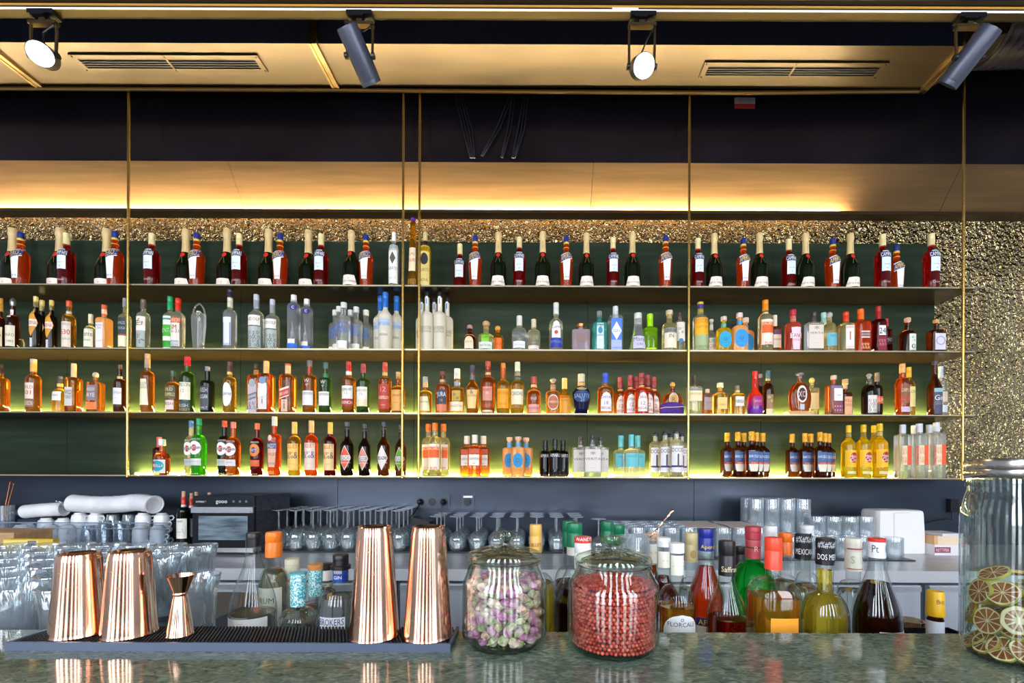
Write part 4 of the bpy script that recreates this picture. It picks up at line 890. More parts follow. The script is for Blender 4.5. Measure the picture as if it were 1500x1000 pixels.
def strip(x0, x1, y0, y1, z0, z1, seg=14):
    mb = MB()
    for k in range(seg):
        mb.box(x0 + (x1 - x0) * k / seg, x0 + (x1 - x0) * (k + 1) / seg, y0, y1, z0, z1)
    return mb
t = strip(-4.1, 2.02, 2.95, 2.958, EYE + 1.6615, EYE + 1.667).build('cove_light', emitter('cove led', (1, .82, .52), 330))
tag(t, 'warm light strip hidden in the trough under the sloping brass panels', 'light')
# green boards behind the shelves
for i in range(6):
    a = 2.61 - 1.137 * (i + 1)
    o = MB().box(a + .0012, a + 1.137 - .0012, 2.985, 2.999, ROWZ[4] - .012, EYE + 1.50).build('wall_panel', M_green)
    o['kind'] = 'structure'
# shelves
ledm = {1: emitter('led faint', (1, .80, .26), 8), 2: emitter('led low', (1, .80, .26), 62), 3: emitter('led', (1, .77, .20), 400), 4: emitter('led bright', (1, .77, .22), 420)}
for r in (1, 2, 3, 4):
    z = ROWZ[r]
    t = thing('bottle_shelf', 'long bronze %s lined with bottles, with a %s lit strip' % ({1: 'topmost shelf', 2: 'shelf second from top', 3: 'shelf third from top', 4: 'lowest shelf'}[r], {1: 'barely', 2: 'dimly', 3: 'yellow', 4: 'brightly'}[r]), 'shelf', (0, 2.85, z))
    M = Matrix.Translation((0, -2.85, -z))
    MB().box(-3.7, 2.62, 2.7225, 2.9845, z - .012, z, M=M).build('board', M_shelf, t)
    MB().box(-3.7, 2.62, 2.720, 2.7223, z - .0075, z + .0003, M=M).build('front_edge', P('pale brass edge', 'b0a486', .35, .6), t)
    mb = strip(-2.6 if r == 4 else -3.7, 2.58, 2.9535, 2.960, z + .0004, z + .0095)
    mb.v = [tuple(M @ Vector(q)) for q in mb.v]
    mb.build('light_strip', ledm[r], t)
# brass rods in front of the shelves
rods = ((185.5, 'leftmost thin brass rod running past the shelf fronts', 1.7), (588, 'left one of the close pair of brass rods', 2.2), (612, 'right one of the close pair of brass rods', 2.2), (1007, 'brass rod right of the close pair, past the shelf fronts', 2.2), (1409, 'rightmost brass rod, in front of hammered wall', 2.2))
for x, lb, _ in rods:
    X = XZ(x + TH * 250, 2.705)
    t = thing('brass_hanger_rod', lb, 'rod', (X, 2.705, ROWZ[4] - .012), group='brass rods of the back bar')
    MB().lathe([(0, 0), (.0075, 0), (.0075, 2.642), (0, 2.642)], 14).build('pole', M_brass, t)
    for r in (1, 2, 3, 4):
        MB().box(-.009, .009, .004, .0145, ROWZ[r] - .010 - (ROWZ[4] - .012), ROWZ[r] - .001 - (ROWZ[4] - .012)).build('clamp', M_brass, t)
# ---------------------------------------------------------------- ceiling duct with vents, flexible hose
DZ = EYE + 2.258
t = thing('air_duct', 'long rectangular air duct with underside coloured as if gold-lit below the ceiling', 'duct', (0, 2.545, DZ))
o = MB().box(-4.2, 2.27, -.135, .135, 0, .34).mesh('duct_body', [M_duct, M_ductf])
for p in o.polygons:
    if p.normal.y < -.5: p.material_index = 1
link('duct_body', o, t)
for X in (-2.93, -1.185, 2.27):
    MB().box(X - .022, X - .008, -.152, .152, -.016, .34).box(X + .008, X + .022, -.152, .152, -.016, .34).box(X - .008, X + .008, -.148, .148, -.012, .34).build('flange', noisy('gold lit flange', [(.3, '6a5836'), (.7, '94794a')], (1, 1, 1), 9, 2, .35, .8), t)  # flanges carry the same gold light in their colour
MB().tube([(-4.2, .142, -.012), (-1.2, .142, -.014), (0, .142, -.020), (1.2, .142, -.022), (2.25, .142, -.008)], .011, 10).build('rear_seam', P('seam gold', 'a88a50', .35, .8), t)
# taper to the hose
n = 24; v = []; f = []
for k in range(n):
    a = 2 * PI * k / n + PI / 4
    c, s = math.cos(a), math.sin(a); m = max(abs(c), abs(s))
    v.append((2.293, .135 * c / m, .17 + .17 * s / m))
for k in range(n):
    a = 2 * PI * k / n + PI / 4
    v.append((2.50, -.02 + .15 * math.cos(a), .19 + .15 * math.sin(a)))
f = [(k, (k + 1) % n, n + (k + 1) % n, n + k) for k in range(n)]
MB().add(v, f).build('taper', M_duct, t)
pts = []; rs = []
for k in range(60):
    q = k / 59
    pts.append((2.503 + .9 * q, 2.525 - .05 * q, DZ + .19 - .02 * q)); rs.append(.158 + .010 * math.sin(k * 2.1))
tag(MB().tube(pts, rs, 24).build('flexible_hose', P('foil hose', '6a6670', .3, .9)), 'silvery ribbed flexible air hose at the top right corner', 'hose')
def vent(x0, x1, y0, y1, lb):
    Za = 2.258 * F / (690 - y0); Zb = 2.258 * F / (690 - y1)
    Zm = (Za + Zb) / 2
    X0, X1 = XZ(x0 + TH * -600, Zm), XZ(x1 + TH * -600, Zm)
    t = thing('ceiling_vent', lb, 'vent', ((X0 + X1) / 2, Zm, DZ - .004), group='slot vents under the duct')
    w, d = (X1 - X0) / 2, (Zb - Za) / 2
    fr = MB().box(-w, w, -d, -d * .55, -.006, .0035).box(-w, w, d * .6, d, -.006, .0035).box(-w, -w + .03, -d * .55, d * .6, -.006, .0035).box(w - .03, w, -d * .55, d * .6, -.006, .0035)
    fr.build('frame', M_duct, t)
    MB().box(-w + .03, w - .03, -d * .55, d * .6, -.001, .0035).build('dark_slot', P('slot black', '0b0b10', .5), t)
    for k in (-.25, .02, .30):
        MB().box(-w + .03, w - .03, d * k, d * k + .006, -.006, -.001).build('louvre', P('louvre grey', '1f1d1e', .5), t)
    MB().box(-.006, .006, -d, d, -.0075, -.0055).build('divider', M_duct, t)
    for sx in (-w + .012, 0, w - .012):
        for sy in (-d * .8, d * .82):
            MB().lathe([(0, -.0095), (.004, -.0085), (.005, -.0055), (0, -.0055)], 10, M=Matrix.Translation((sx, sy, 0))).build('screw', M_blackm, t)
vent(113, 385, 80.5, 105, 'left slot vent with black louvres in the duct underside')
vent(1028, 1293, 88, 111.5, 'right slot vent with black louvres in the duct underside')
p = at(1091, 151, 2.829)
t = thing('warning_sign_sticker', 'small white and red sticker on the dark upper wall', 'sticker', p)
MB().box(-.064, .064, -.0008, .0009, -.004, .034).build('white_field', ink('b8b4b8'), t)
MB().box(-.064, .064, -.0008, .0009, -.034, -.0042).build('red_field', ink('b0382a'), t)
mb = MB()
for k in range(3): flat_text(mb, 'AIR DUCT SERVICE', 0, .026 - k * .011, -.0012, .006, 0, .11)
mb.build('lettering', ink('6a6068'), t)
# bundles of thin dark rods in front of the upper wall
def dark_rods(pairs, lb):
    t = None
    mb = MB(); a0 = at(*pairs[0][0], 2.80)
    for (A, B, k) in pairs:
        a, c = at(*A, 2.805), at(*B, 2.795)
        for q in range(k):
            d = Vector(((q - (k - 1) / 2) * .014, .006 * (q % 2), 0))
            m = (a + c) / 2 + d * 1.4 + Vector((.01, 0, -.01))
            mb.tube([a + d, m, c + d * .6], .0045, 6)
    return tag(mb.build('dark_rod_bundle', P('rod black', '2b2c36', .4)), lb, 'dark_rods')
dark_rods([((672, 140), (692, 231), 4)], 'left bundle of thin dark rods in front of the black upper wall')
dark_rods([((748, 141), (706, 228), 2), ((752, 141), (735, 230), 2)], 'forked bundle of thin dark rods in front of the black upper wall')
dark_rods([((770, 141), (752, 231), 3)], 'straight bundle of thin dark rods right of the forked one')
# ---------------------------------------------------------------- track and spotlights
TZ = EYE + (690 - 18) / F * 1.9
st('ceiling_beam', MB().box(-4.2, 4.2, 1.86, 1.95, EYE + 1.929, EYE + 2.599), P('beam black', '0e0b0d', .4))
t = thing('light_track', 'long silver lighting track under the dark ceiling beam', 'track', (0, 1.9, EYE + 1.9))
M = Matrix()
MB().box(-3.2, 3.2, -.016, .016, .003, .0285).build('rail', P('track bronze', '4a4038', .35, .7), t)
MB().box(-3.2, 3.2, -.018, -.0162, .017, .0265).build('brass_strip', P('track gold', 'd8a44c', .4, .5), t)
MB().box(-3.2, 3.2, -.0185, -.0162, .0015, .0095).build('white_lip', P('track lip', 'f4f1ee', .4), t)
MB().box(-3.2, 3.2, -.0172, -.0162, .0105, .0150).build('dark_groove', M_black, t)
o = MB().box(XZ(893, 1.9), XZ(931, 1.9), -.0198, -.0187, .003, .016).build('paper_tag', ink('e8d2cc'), t)
def rot_to(d):
    return Vector((0, 0, -1)).rotation_difference(Vector(d).normalized()).to_matrix().to_4x4()
M_lampglow = emitter('spot lamp', (1, .78, .5), 55)
def spot(x, yc, d, lb, lit):
    c = at(x, yc, 1.9)                       # centre of the can
    top = EYE + 1.9028
    t = thing('spotlight', lb, 'spotlight', (c.x, 1.9, top), group='track spotlights')
    off = .02
    MB().box(-.05, .055, -.021, .021, -.018, -.0005).box(-.035, .02, -.023, .023, -.026, -.018).build('adapter', M_blackm, t)
    L = Matrix.Translation((0, c.y - 1.9, c.z - top)) @ rot_to(d)
    r = .043
    can = MB().lathe([(0, .095), (r * .96, .095), (r, .09), (r, -.075), (r * 1.0, -.078), (r * .985, -.08), (r, -.082), (r, -.095), (r * .93, -.095), (r * .90, -.07), (0, -.07)], 32, M=L)
    can.build('lamp_housing', M_spot, t)
    MB().lathe([(0, -.071), (r * .88, -.071), (r * .88, -.0745), (0, -.076)], 28, M=L).build('lamp_face', M_lampglow if lit else P('dark lens', '20222a', .1), t)
    up = c.z - top
    b_ = MB()
    for s in (-1, 1):
        b_.tube([(s * .052, c.y - 1.9, up), (s * .054, (c.y - 1.9) * .5, up * .45), (s * .052, 0, -.045)], .0055, 8)
    b_.box(-.058, .058, -.011, .011, -.05, -.038); b_.box(-.012, .012, -.01, .01, -.04, -.024)
    b_.build('yoke', P('yoke bronze', '4a3a26', .35, .6), t)
    for s in (-1, 1):
        MB().lathe([(0, -.006), (.012, -.006), (.012, .006), (0, .006)], 14, M=Matrix.Translation((s * .056, c.y - 1.9, up)) @ Matrix.Rotation(PI / 2, 4, 'Y')).build('pivot_knob', M_black, t)
    top_c = L @ Vector((0, 0, .095))
    MB().tube([(.02, 0, -.026), (.045, .0, -.035), (.05, -.01, -.06), (.02, -.02, (top_c.z - .05) / 2 - .01), (top_c.x - .01, top_c.y, top_c.z + .02), tuple(top_c)], .0035, 8).build('cable', M_black, t)
    if lit is not None:
        l = bpy.data.lights.new('spot', 'SPOT'); l.energy = lit if lit else 0; l.color = (1, .74, .45); l.spot_size = math.radians(75); l.spot_blend = .6; l.shadow_soft_size = .035
        o = bpy.data.objects.new('spot_beam', l); COL.objects.link(o)
        dd = Vector(d).normalized()
        o.location = c + dd * .10
        o.rotation_euler = Vector((0, 0, -1)).rotation_difference(dd).to_euler()
spot(64, 82, (1.15, -1.35, -1.05), 'lit track spotlight facing the room at the far left', 22)
spot(527, 82, (.30, .70, -.66), 'grey track spotlight angled down, left of centre', None)
spot(940, 98, (-.12, -1.2, -1.0), 'lit track spotlight facing the room, right of centre', 22)
spot(1419, 84, (-.34, .70, -.66), 'grey track spotlight angled down at the far right', None)

# ---------------------------------------------------------------- back counter
t = thing('worktop', 'long brushed steel worktop of the back counter', 'worktop', (0, 2.58, CT))
MB().box(-4.3, 4.3, -.40, .404, -.012, 0).build('top_sheet', M_steel, t)
MB().box(-4.3, 4.3, -.404, -.385, -.055, -.0005).build('front_lip', P('steel lip', 'd0d2d6', .3, .35), t)
X = 1.885
units = []
k = 0
while X > -3.9: X -= .64
while X < 3.8:
    u = thing('counter_cabinet', '', 'cabinet', (X + .32, 2.59, 0), group='steel cabinets under the back counter')
    units.append(u)
    MB().box(-.318, .318, -.36, .38, 0, CT - .057).build('carcass', P('carcass steel', '5a6068', .4, .6), u)
    dr = MB().box(-.300, .300, -.385, -.362, .10, CT - .075).build('door', M_doors, u)
    MB().box(-.300, .300, -.392, -.386, CT - .105, CT - .082).build('grip_strip', P('grip steel', 'c2c6cc', .3, .7), dr)
    X += .64
units.sort(key=lambda o: o.location.x)
for i, u in enumerate(units):
    u['label'] = 'steel cabinet under the back counter, %s from the left' % ORD[i]
# electrical sockets
def socket(x0, x1, y0, y1, n, lb, strip_=False):
    a, c = at(x0, y0, 2.98), at(x1, y1, 2.98)
    w, h = (c.x - a.x) / 2, (a.z - c.z) / 2
    t = thing('wall_socket', lb, 'socket', ((a.x + c.x) / 2, 2.9848, (a.z + c.z) / 2))
    MB().box(-w, w, -.009, 0, -h, h).build('plate', P('socket grey', '3c4558', .35), t)
    for k in range(n):
        cx = -w + (2 * k + 1) * w / n
        MB().lathe([(0, 0), (.024, 0), (.026, .003), (.026, .004), (0, .004)], 20, M=Matrix.Translation((cx, -.009, 0)) @ Matrix.Rotation(PI / 2, 4, 'X')).build('insert', P('socket well', '141820', .4), t)
    return t, w, h
t, w, h = socket(608, 659, 725, 744.5, 3, 'triple grey socket plate with two plugs on the backsplash')
for cx, dx, dz in ((-w * .66, -.13, -.16), (w * .66, -.02, -.2)):
    MB().lathe([(0, 0), (.019, 0), (.017, .022), (.008, .034), (0, .034)], 16, M=Matrix.Translation((cx, -.013, 0)) @ Matrix.Rotation(PI / 2, 4, 'X')).build('plug', M_black, t)
    MB().tube([(cx, -.046, 0), (cx, -.06, -.02), (cx + dx * .3, -.055, dz * .5), (cx + dx, -.05, dz)], .005, 8).build('cable', M_black, t)
t, w, h = socket(676, 695, 725, 744.5, 1, 'single socket with white strip on the backsplash')
MB().box(-w * .7, w * .7, -.0105, -.009, h * .62, h * .92).build('white_strip', ink('f0f0f2'), t)
MB().box(-.016, .016, -.03, -.012, -.014, .014).build('plug', M_black, t)
a = at(1394.5, 740, 2.97)
t = thing('socket_charger', 'black plug-in charger with cable on the backsplash at right', 'charger', (a.x, 2.9845, a.z))
MB().box(-.026, .026, -.035, 0, -.042, .042).build('charger_body', M_black, t)
MB().tube([(0, -.02, -.042), (-.005, -.022, -.09), (-.06, -.03, -.085), (-.14, -.035, -.10), (-.2, -.03, -.115)], .004, 8).build('cable', M_black, t)

# ---------------------------------------------------------------- combi oven
OZ0, OZ1 = 2.51, 2.87
X0, X1 = XZ(283, OZ0), XZ(376, OZ0) - .012
ox = (X0 + X1) / 2; w = (X1 - X0) / 2
H = EYE - (728 - 690) * OZ0 / F - CT
t = thing('compact_oven', 'small black and steel countertop oven with glass door', 'oven', (ox, OZ0, CT))
dp = OZ1 - OZ0
MB().box(-w, w, .018, dp, .018, H).build('oven_body', noisy('oven steel', [(.3, '4c4a50'), (.7, '66646c')], (1, 3, 9), 8, 3, .3, .7), t)
MB().box(-w, w, .0, .0175, H - .055, H).build('control_panel', P('panel black', '16181e', .15), t)
d_ = MB().box(-w, w, -.004, .0175, .045, H - .057).build('oven_door', P('door black', '0d0f13', .12), t)
MB().box(-w * .80, w * .80, -.0052, -.0042, .085, H - .11).build('window', noisy('oven window', [(.35, '46525c'), (.65, '7a8a94')], (.7, 1, 5), 8, 3, .08), d_)
MB().box(-w, w, -.016, -.0045, H - .092, H - .060).build('door_handle', M_steelB, d_)
MB().box(-w, w, -.012, .0175, .018, .043).build('steel_rail', M_steelB, t)
for sx in (-1, 1):
    for sy in (.03, dp - .04):
        MB().box(sx * w * .8 - .015, sx * w * .8 + .015, sy, sy + .03, 0, .018).build('foot', M_black, t)
mb = MB(); flat_text(mb, 'gooo', -.012, H - .028, -.0006, .022); flat_text(mb, 'EXPRESS *', -.125, H - .032, -.0006, .009, 0, .07)
mb.build('display_lettering', P('display white', 'e8eef4', .4), t)
for k, cx in enumerate((.055, .09, .125)):
    MB().lathe([(0, 0), (.007, 0), (.007, .002), (0, .002)], 12, M=Matrix.Translation((cx, 0, H - .03)) @ Matrix.Rotation(PI / 2, 4, 'X')).build('touch_button', P('button', 'b8c0d0' if k == 2 else '5a6270', .3), t)
# wine bottles beside the oven
def wine(x, yt, Z, lb, w):
    z0 = CT
    p = at(x, yt, Z)
    H = p.z - z0
    sh = dict(SH['wine']); sh.update(hs=.62, hn=.72, rn=.34)
    t = make_bottle('wine_bottle', Vector((at(x, 760, Z).x, Z, z0)), H, .034, sh, 'greenblack', [(.76, .90, .37, 'd23a2c', 'screw'), (.72, .76, .38, 'e8e4de', 'screw'), (.90, 1, .29, 'c89a78', 'screw')],
       [[('r', .17, .52, 64, 'e9e4da', [('ezzel', .48, .04, '3a3836'), ('/~\\', .3, .1, 'b8b0a4')])]], lb, 'wine bottles beside the oven')
wine(269, 719, 2.76, 'dark wine bottle with red capsule, leftmost beside the oven', 1)
wine(280.5, 722, 2.845, 'dark wine bottle with red capsule, touching the oven side', 1)
wine(287.5, 720, 2.93, 'wine bottle behind the oven, only its cork end showing, left', 1)
wine(306.5, 721, 2.93, 'wine bottle behind the oven, only its cork end showing, right', 1)

# ---------------------------------------------------------------- cups, boxes and bin at the left of the counter
BX0, BX1, BZ0, BZ1 = -3.28, -2.185, 2.725, 2.885
t = thing('clear_bin', 'wide clear acrylic bin full of cups and glasses', 'bin', ((BX0 + BX1) / 2, (BZ0 + BZ1) / 2, CT))
w, d, h = (BX1 - BX0) / 2, (BZ1 - BZ0) / 2, .154
MB().box(-w, w, -d, -d + .004, 0, h).box(-w, w, d - .004, d, 0, h).box(-w, -w + .004, -d, d, 0, h).box(w - .004, w, -d, d, 0, h).build('bin_walls', thin('acrylic', 'eef2f6', '7f8fa0', .5), t)
MB().box(-w, w, -d, d, 0, .003).build('bin_floor', P('acrylic floor', 'b8c0c8', .3), t)
MB().box(-w, w, -d - .003, -d, h - .006, h).box(-w, w, -d - .003, -d, h - .04, h - .036).build('rim', P('acrylic rim', '8a98a8', .15, 0, .3), t)
def cup_proto():
    t = thing('coffee_cup', 'x', 'cup', (0, 0, -5), group='white coffee cups in the bin')
    r = .041
    MB().lathe([(0, .060), (.024, .060), (.026, .057), (.026, .053), (.036, .045), (.0395, .025), (r, 0), (r - .003, 0), (.0365, .025), (.033, .042), (0, .050)], 28).build('cup_body', M_white, t)
    MB().tube([(.038, 0, .036), (.052, 0, .040), (.060, 0, .028), (.054, 0, .014), (.041, 0, .012)], .0042, 8).build('handle', M_white, t)
    mb = MB(); S = .0415
    vv, ff, w = text2d('espresso')
    mb.add([((S) * math.sin(p * .009 / S), -(S - .0035) * math.cos(p * .009 / S), .018 + q * .009) for p, q in vv], ff)
    mb.build('lettering', ink('3a3a40'), t)
    return t
cp = cup_proto(); first = True
def put(proto, loc, lb, rz=0):
    global first
    return dup(proto, loc, rz, lb)
stacks = [(3, 2.775, 2), (31, 2.775, 3), (74, 2.775, 3), (99, 2.775, 3), (206, 2.775, 3), (232, 2.775, 3), (40, 2.838, 3), (68, 2.84, 4), (93, 2.842, 4), (117, 2.84, 5), (141, 2.838, 5), (210, 2.838, 5), (237, 2.838, 5)]
hts = ('bottom', 'second', 'third', 'fourth', 'topmost')
for i, (x, Z, n) in enumerate(stacks):
    row, j = ('front', i) if i < 6 else ('back', i - 6)
    for k in range(n):
        put(cp, (XZ(x, Z), Z, CT + .0035 + k * .0345), 'white upturned coffee cup, %s in the %s %s-row stack from left' % (hts[k] if k < n - 1 else 'topmost', ORD[j], row), random.uniform(-.9, .9) + (.6 if i in (4, 5) else 0))
def kill(t):
    for c in list(t.children): bpy.data.objects.remove(c)
    bpy.data.objects.remove(t)
kill(cp)
# clear plastic cups nested in the middle of the bin
pc = thing('plastic_cup', 'x', 'cup', (0, 0, -5), group='clear plastic cups in the bin')
MB().lathe([(0, .098), (.027, .098), (.029, .094), (.040, .002), (.043, 0), (.041, -.0005), (.0385, .002), (.0275, .092), (0, .096)], 26).build('cup_body', M_crackle, pc)
for i, (x, Z, n) in enumerate(((130, 2.772, 2), (154, 2.770, 3), (179, 2.772, 3), (166, 2.842, 4), (189, 2.842, 4))):
    for k in range(n):
        dup(pc, (XZ(x, Z), Z, CT + .0035 + k * .030), i, 'clear plastic cup, %s in the %s clear stack from left in bin' % (hts[k] if k < n - 1 else 'topmost', ORD[i]))
kill(pc)
# wrapped sleeves of paper cups
def sleeve(pts, r, lb, n=18):
    t = thing('cup_sleeve', lb, 'cups', pts[0])
    o = Vector(pts[0])
    P_ = [Vector(p) - o for p in pts]
    # smooth the path
    Q = []
    for i in range(len(P_) - 1):
        for k in range(8):
            q = k / 8; a = P_[max(i - 1, 0)]; b_ = P_[i]; c = P_[i + 1]; d = P_[min(i + 2, len(P_) - 1)]
            Q.append(.5 * (2 * b_ + (c - a) * q + (2 * a - 5 * b_ + 4 * c - d) * q * q + (3 * b_ - a - 3 * c + d) * q ** 3))
    Q.append(P_[-1])
    MB().tube(Q, [r * (1 + .02 * math.sin(i * 1.9)) for i in range(len(Q))], 26).build('stacked_cups', noisy('cup paper', [(.3, 'd6d7dc'), (.7, 'ececee')], (1, 1, 1), 9, 3, .35, bump=.25, bscale=16), t)
    e = Q[-1]; dr = (Q[-1] - Q[-2]).normalized()
    R = Vector((0, 0, 1)).rotation_difference(dr).to_matrix().to_4x4()
    MB().lathe([(r * .72, .0), (r * .98, .0), (r * 1.05, .004), (r * 1.05, .010), (r * .95, .012), (r * .9, .004), (r * .72, .003)], 26, M=Matrix.Translation(e) @ R, closed=True).build('rolled_rim', M_white, t)
    s = Q[0]; ds = (Q[0] - Q[1]).normalized()
    wr = [s + ds * q for q in (0, .02, .045, .07)]
    MB().tube(wr, [r * 1.02, r * .8, r * .42, r * .62], 20, cap=False).build('plastic_wrap', thin('wrap', 'f2f4f8', 'a8b2c0', .5, bump=.6, bscale=40), t)
sleeve([(XZ(106, 2.82), 2.82, CT + .262), (XZ(140, 2.82), 2.825, CT + .252), (XZ(175, 2.82), 2.825, CT + .256), (XZ(203, 2.82), 2.82, CT + .268), (XZ(226, 2.79), 2.785, CT + .258)], .053, 'long curved sleeve of white paper cups lying on the cup stacks')
sleeve([(XZ(36, 2.84), 2.845, CT + .205), (XZ(62, 2.84), 2.845, CT + .216), (XZ(92, 2.85), 2.85, CT + .222)], .042, 'shorter straight sleeve of white paper cups on the cup stacks')
t = thing('flat_box', 'flat tan wooden box at the far left of counter', 'box', (XZ(8, 2.3), 2.31, CT))
MB().box(-.22, .135, -.09, .09, 0, .150).build('box_body', noisy('tan wood', [(.3, 'a8845c'), (.7, 'c6a27a')], (1, 6, 1), 8, 4, .5), t)
MB().box(-.225, .14, -.093, .093, .150, .160).build('lid', noisy('tan wood lid', [(.3, 'b08c64'), (.7, 'cfae86')], (1, 6, 1), 8, 4, .5), t)
t = thing('yellow_carton', 'flat yellow carton in front of the tan box', 'carton', (XZ(42, 2.19), 2.20, CT))
MB().box(-.12, .12, -.012, .018, 0, .134).build('carton_body', ink('d8b43c'), t)
MB().box(-.116, .05, -.0128, -.0122, .104, .128).build('pale_panel', ink('e8d27a'), t)
MB().box(.0, .04, -.0135, -.0129, .104, .126).build('dark_panel', ink('3a3448'), t)
t = thing('tumbler', 'clear tumbler at the far left edge behind the cups', 'glass', (XZ(10, 2.89), 2.885, CT + .158), group='tumblers by the wall')
MB().lathe([(0, 0), (.036, 0), (.042, .235), (.0395, .235), (.034, .008), (0, .008)], 24).build('glass_body', M_glassrib, t)
t.location = (XZ(9, 2.935), 2.935, CT)
t = thing('serving_tongs', 'copper serving tongs standing in the tumbler at far left', 'tongs', t.location + Vector((0, 0, .009)))
MB().tube([(-.01, 0, 0), (.0, 0, .24), (.028, 0, .38)], .003, 8).tube([(.005, .006, 0), (.012, .004, .24), (.05, 0, .365)], .003, 8).tube([(.028, 0, .38), (.042, 0, .384), (.05, 0, .365)], .003, 8).build('tong_arms', P('copper wire', 'c8845c', .25, .9), t)

# ---------------------------------------------------------------- upturned wine glasses
def wglass(H, r, name):
    t = thing('wine_glass', 'x', 'glass', (0, 0, -5), group=name)
    b_ = H * .52
    prof = [(r * .80, 0), (r * .93, b_ * .28), (r, b_ * .55), (r * .93, b_ * .74), (r * .66, b_ * .92), (r * .25, b_ * 1.0), (.005, b_ * 1.07)]
    inn = [(.0, b_ * .99), (r * .22, b_ * .965), (r * .63, b_ * .89), (r * .90, b_ * .72), (r * .965, b_ * .55), (r * .90, b_ * .28), (r * .77, 0)]
    MB().lathe(prof + [(0, b_ * 1.07)] , 26).lathe(inn[::-1], 26).build('bowl', M_glass, t)
    MB().lathe([(0, b_ * 1.06), (.0048, b_ * 1.06), (.0042, H * .8), (.0055, H - .012), (0, H - .012)], 10).build('stem', thin('stem glass', 'eef2f4', 'd8dee2', 1.0, base=.15, rough=.1, powr=1.4, haze=.16), t)
    MB().lathe([(0, H - .014), (.006, H - .013), (r * .55, H - .006), (r * .88, H - .003), (r * .88, H - .0005), (0, H)], 26).build('foot', thin('foot glass', 'eef2f4', 'd4dade', 1.0, base=.2, rough=.12, powr=1.6, haze=.22), t)
    return t
def grid_glasses(proto, xs, zs, fx, z, lb):
    for j, Z in enumerate(zs):
        for i, x in enumerate(xs):
            dup(proto, (x, Z, z), random.uniform(0, 6), lb % (ORD[i], ORD[j]))
    kill(proto)
t = tag(MB().box(XZ(396, 2.6), XZ(396, 2.6) + .83, 2.60, 2.97, CT, CT + .01).build('bar_mat', P('dark rubber', '17181c', .5)), 'dark rubber mat under the left block of wine glasses', 'mat')
t = tag(MB().box(-.64, .262, 2.60, 2.975, CT, CT + .01).build('bar_mat', P('dark rubber', '17181c', .5)), 'dark rubber mat under the right block of wine glasses', 'mat')
grid_glasses(wglass(.229, .0425, 'wine glasses of the left block'), [XZ(408.6, 2.66) + k * .1005 for k in range(8)], (2.66, 2.75, 2.84, 2.93), 0, CT + .0102, 'upturned wine glass, %s from left, %s row back, left block')
grid_glasses(wglass(.197, .049, 'wine glasses of the right block'), [XZ(640.5, 2.66) + k * .1165 for k in range(8)], (2.66, 2.77, 2.88), 0, CT + .0102, 'upturned wine glass, %s from left, %s row back, right block')
t = wglass(.205, .047, 'wine glasses of the right block'); t.location = (.345, 2.50, CT + .0062); t['label'] = 'single upturned wine glass at the left end of the ribbed tumblers'
t = thing('card_terminal', 'small black terminal box between the two wine glass blocks', 'terminal', (XZ(619, 2.8), 2.80, CT))
MB().box(-.045, .045, -.05, .06, 0, .15).build('stand', M_black, t)
MB().poly([(-.056, .15), (.056, .15), (.056, .162), (-.045, .190), (-.056, .183)], .11).build('terminal_head', M_black, t)
t.children[1].location.y = -.055
# ---------------------------------------------------------------- ribbed tumblers
def ribbed(H, r, grp):
    t = thing('ribbed_tumbler', 'x', 'glass', (0, 0, -5), group=grp)
    sec = lambda a, R: (R * (1 + .022 * math.cos(22 * a)) * math.sin(a), -R * (1 + .022 * math.cos(22 * a)) * math.cos(a))
    MB().lathe([(r * .97, 0), (r, .004), (r, H - .006), (r * .96, H), (0, H)], 88, sec).lathe([(0, H - .012), (r * .9, H - .012), (r * .93, 0), (r * .97, 0)], 44).build('glass_body', M_glassrib, t)
    return t
t = tag(MB().box(.27, 2.02, 2.42, 2.602, CT, CT + .006).box(.27, 1.905, 2.602, 2.97, CT, CT + .006).build('bar_tray', P('slate tray', '24262c', .4)), 'dark flat tray under the ribbed tumblers', 'tray')
z = CT + .0062
grid_glasses(ribbed(.160, .0435, 'tall ribbed tumblers on the tray'), [.468 + .0935 * k for k in range(9)], (2.505, 2.605, 2.705, 2.805), 0, z, 'tall upturned ribbed tumbler, %s from left, %s row back')
grid_glasses(ribbed(.110, .0435, 'short ribbed tumblers on the tray'), [1.315 + .0935 * k for k in range(7)], (2.505, 2.605, 2.705, 2.805), 0, z, 'short upturned ribbed tumbler, %s from left, %s row back')
t = ribbed(.110, .0435, 'short ribbed tumblers on the tray'); t.location = (1.970, 2.505, z); t['label'] = 'short ribbed tumbler at the right end in front of the white pack'
grid_glasses(ribbed(.195, .0425, 'tall tumblers of the upper layer'), [1.315 + .0935 * k for k in range(4)], (2.722, 2.822), 0, z + .1102, 'tall ribbed tumbler stacked on others, %s from left, %s row back')
grid_glasses(ribbed(.105, .0425, 'short tumblers of the upper layer'), [1.60 + .0935 * k for k in range(4)], (2.595,), 0, z + .1102, 'short ribbed tumbler stacked on others, %s from left, %s row')
for X, lb, c in (((.84, 1.05), 'left pale pink menu sheet lying on the tall tumblers', 'e2cfc8'), ((1.085, 1.262), 'right pale pink menu sheet lying on the tall tumblers', 'dcc6c0')):
    tag(MB().box(X[0], X[1], 2.485, 2.80, z + .1603, z + .1612).build('menu_sheet', ink(c)), lb, 'paper')
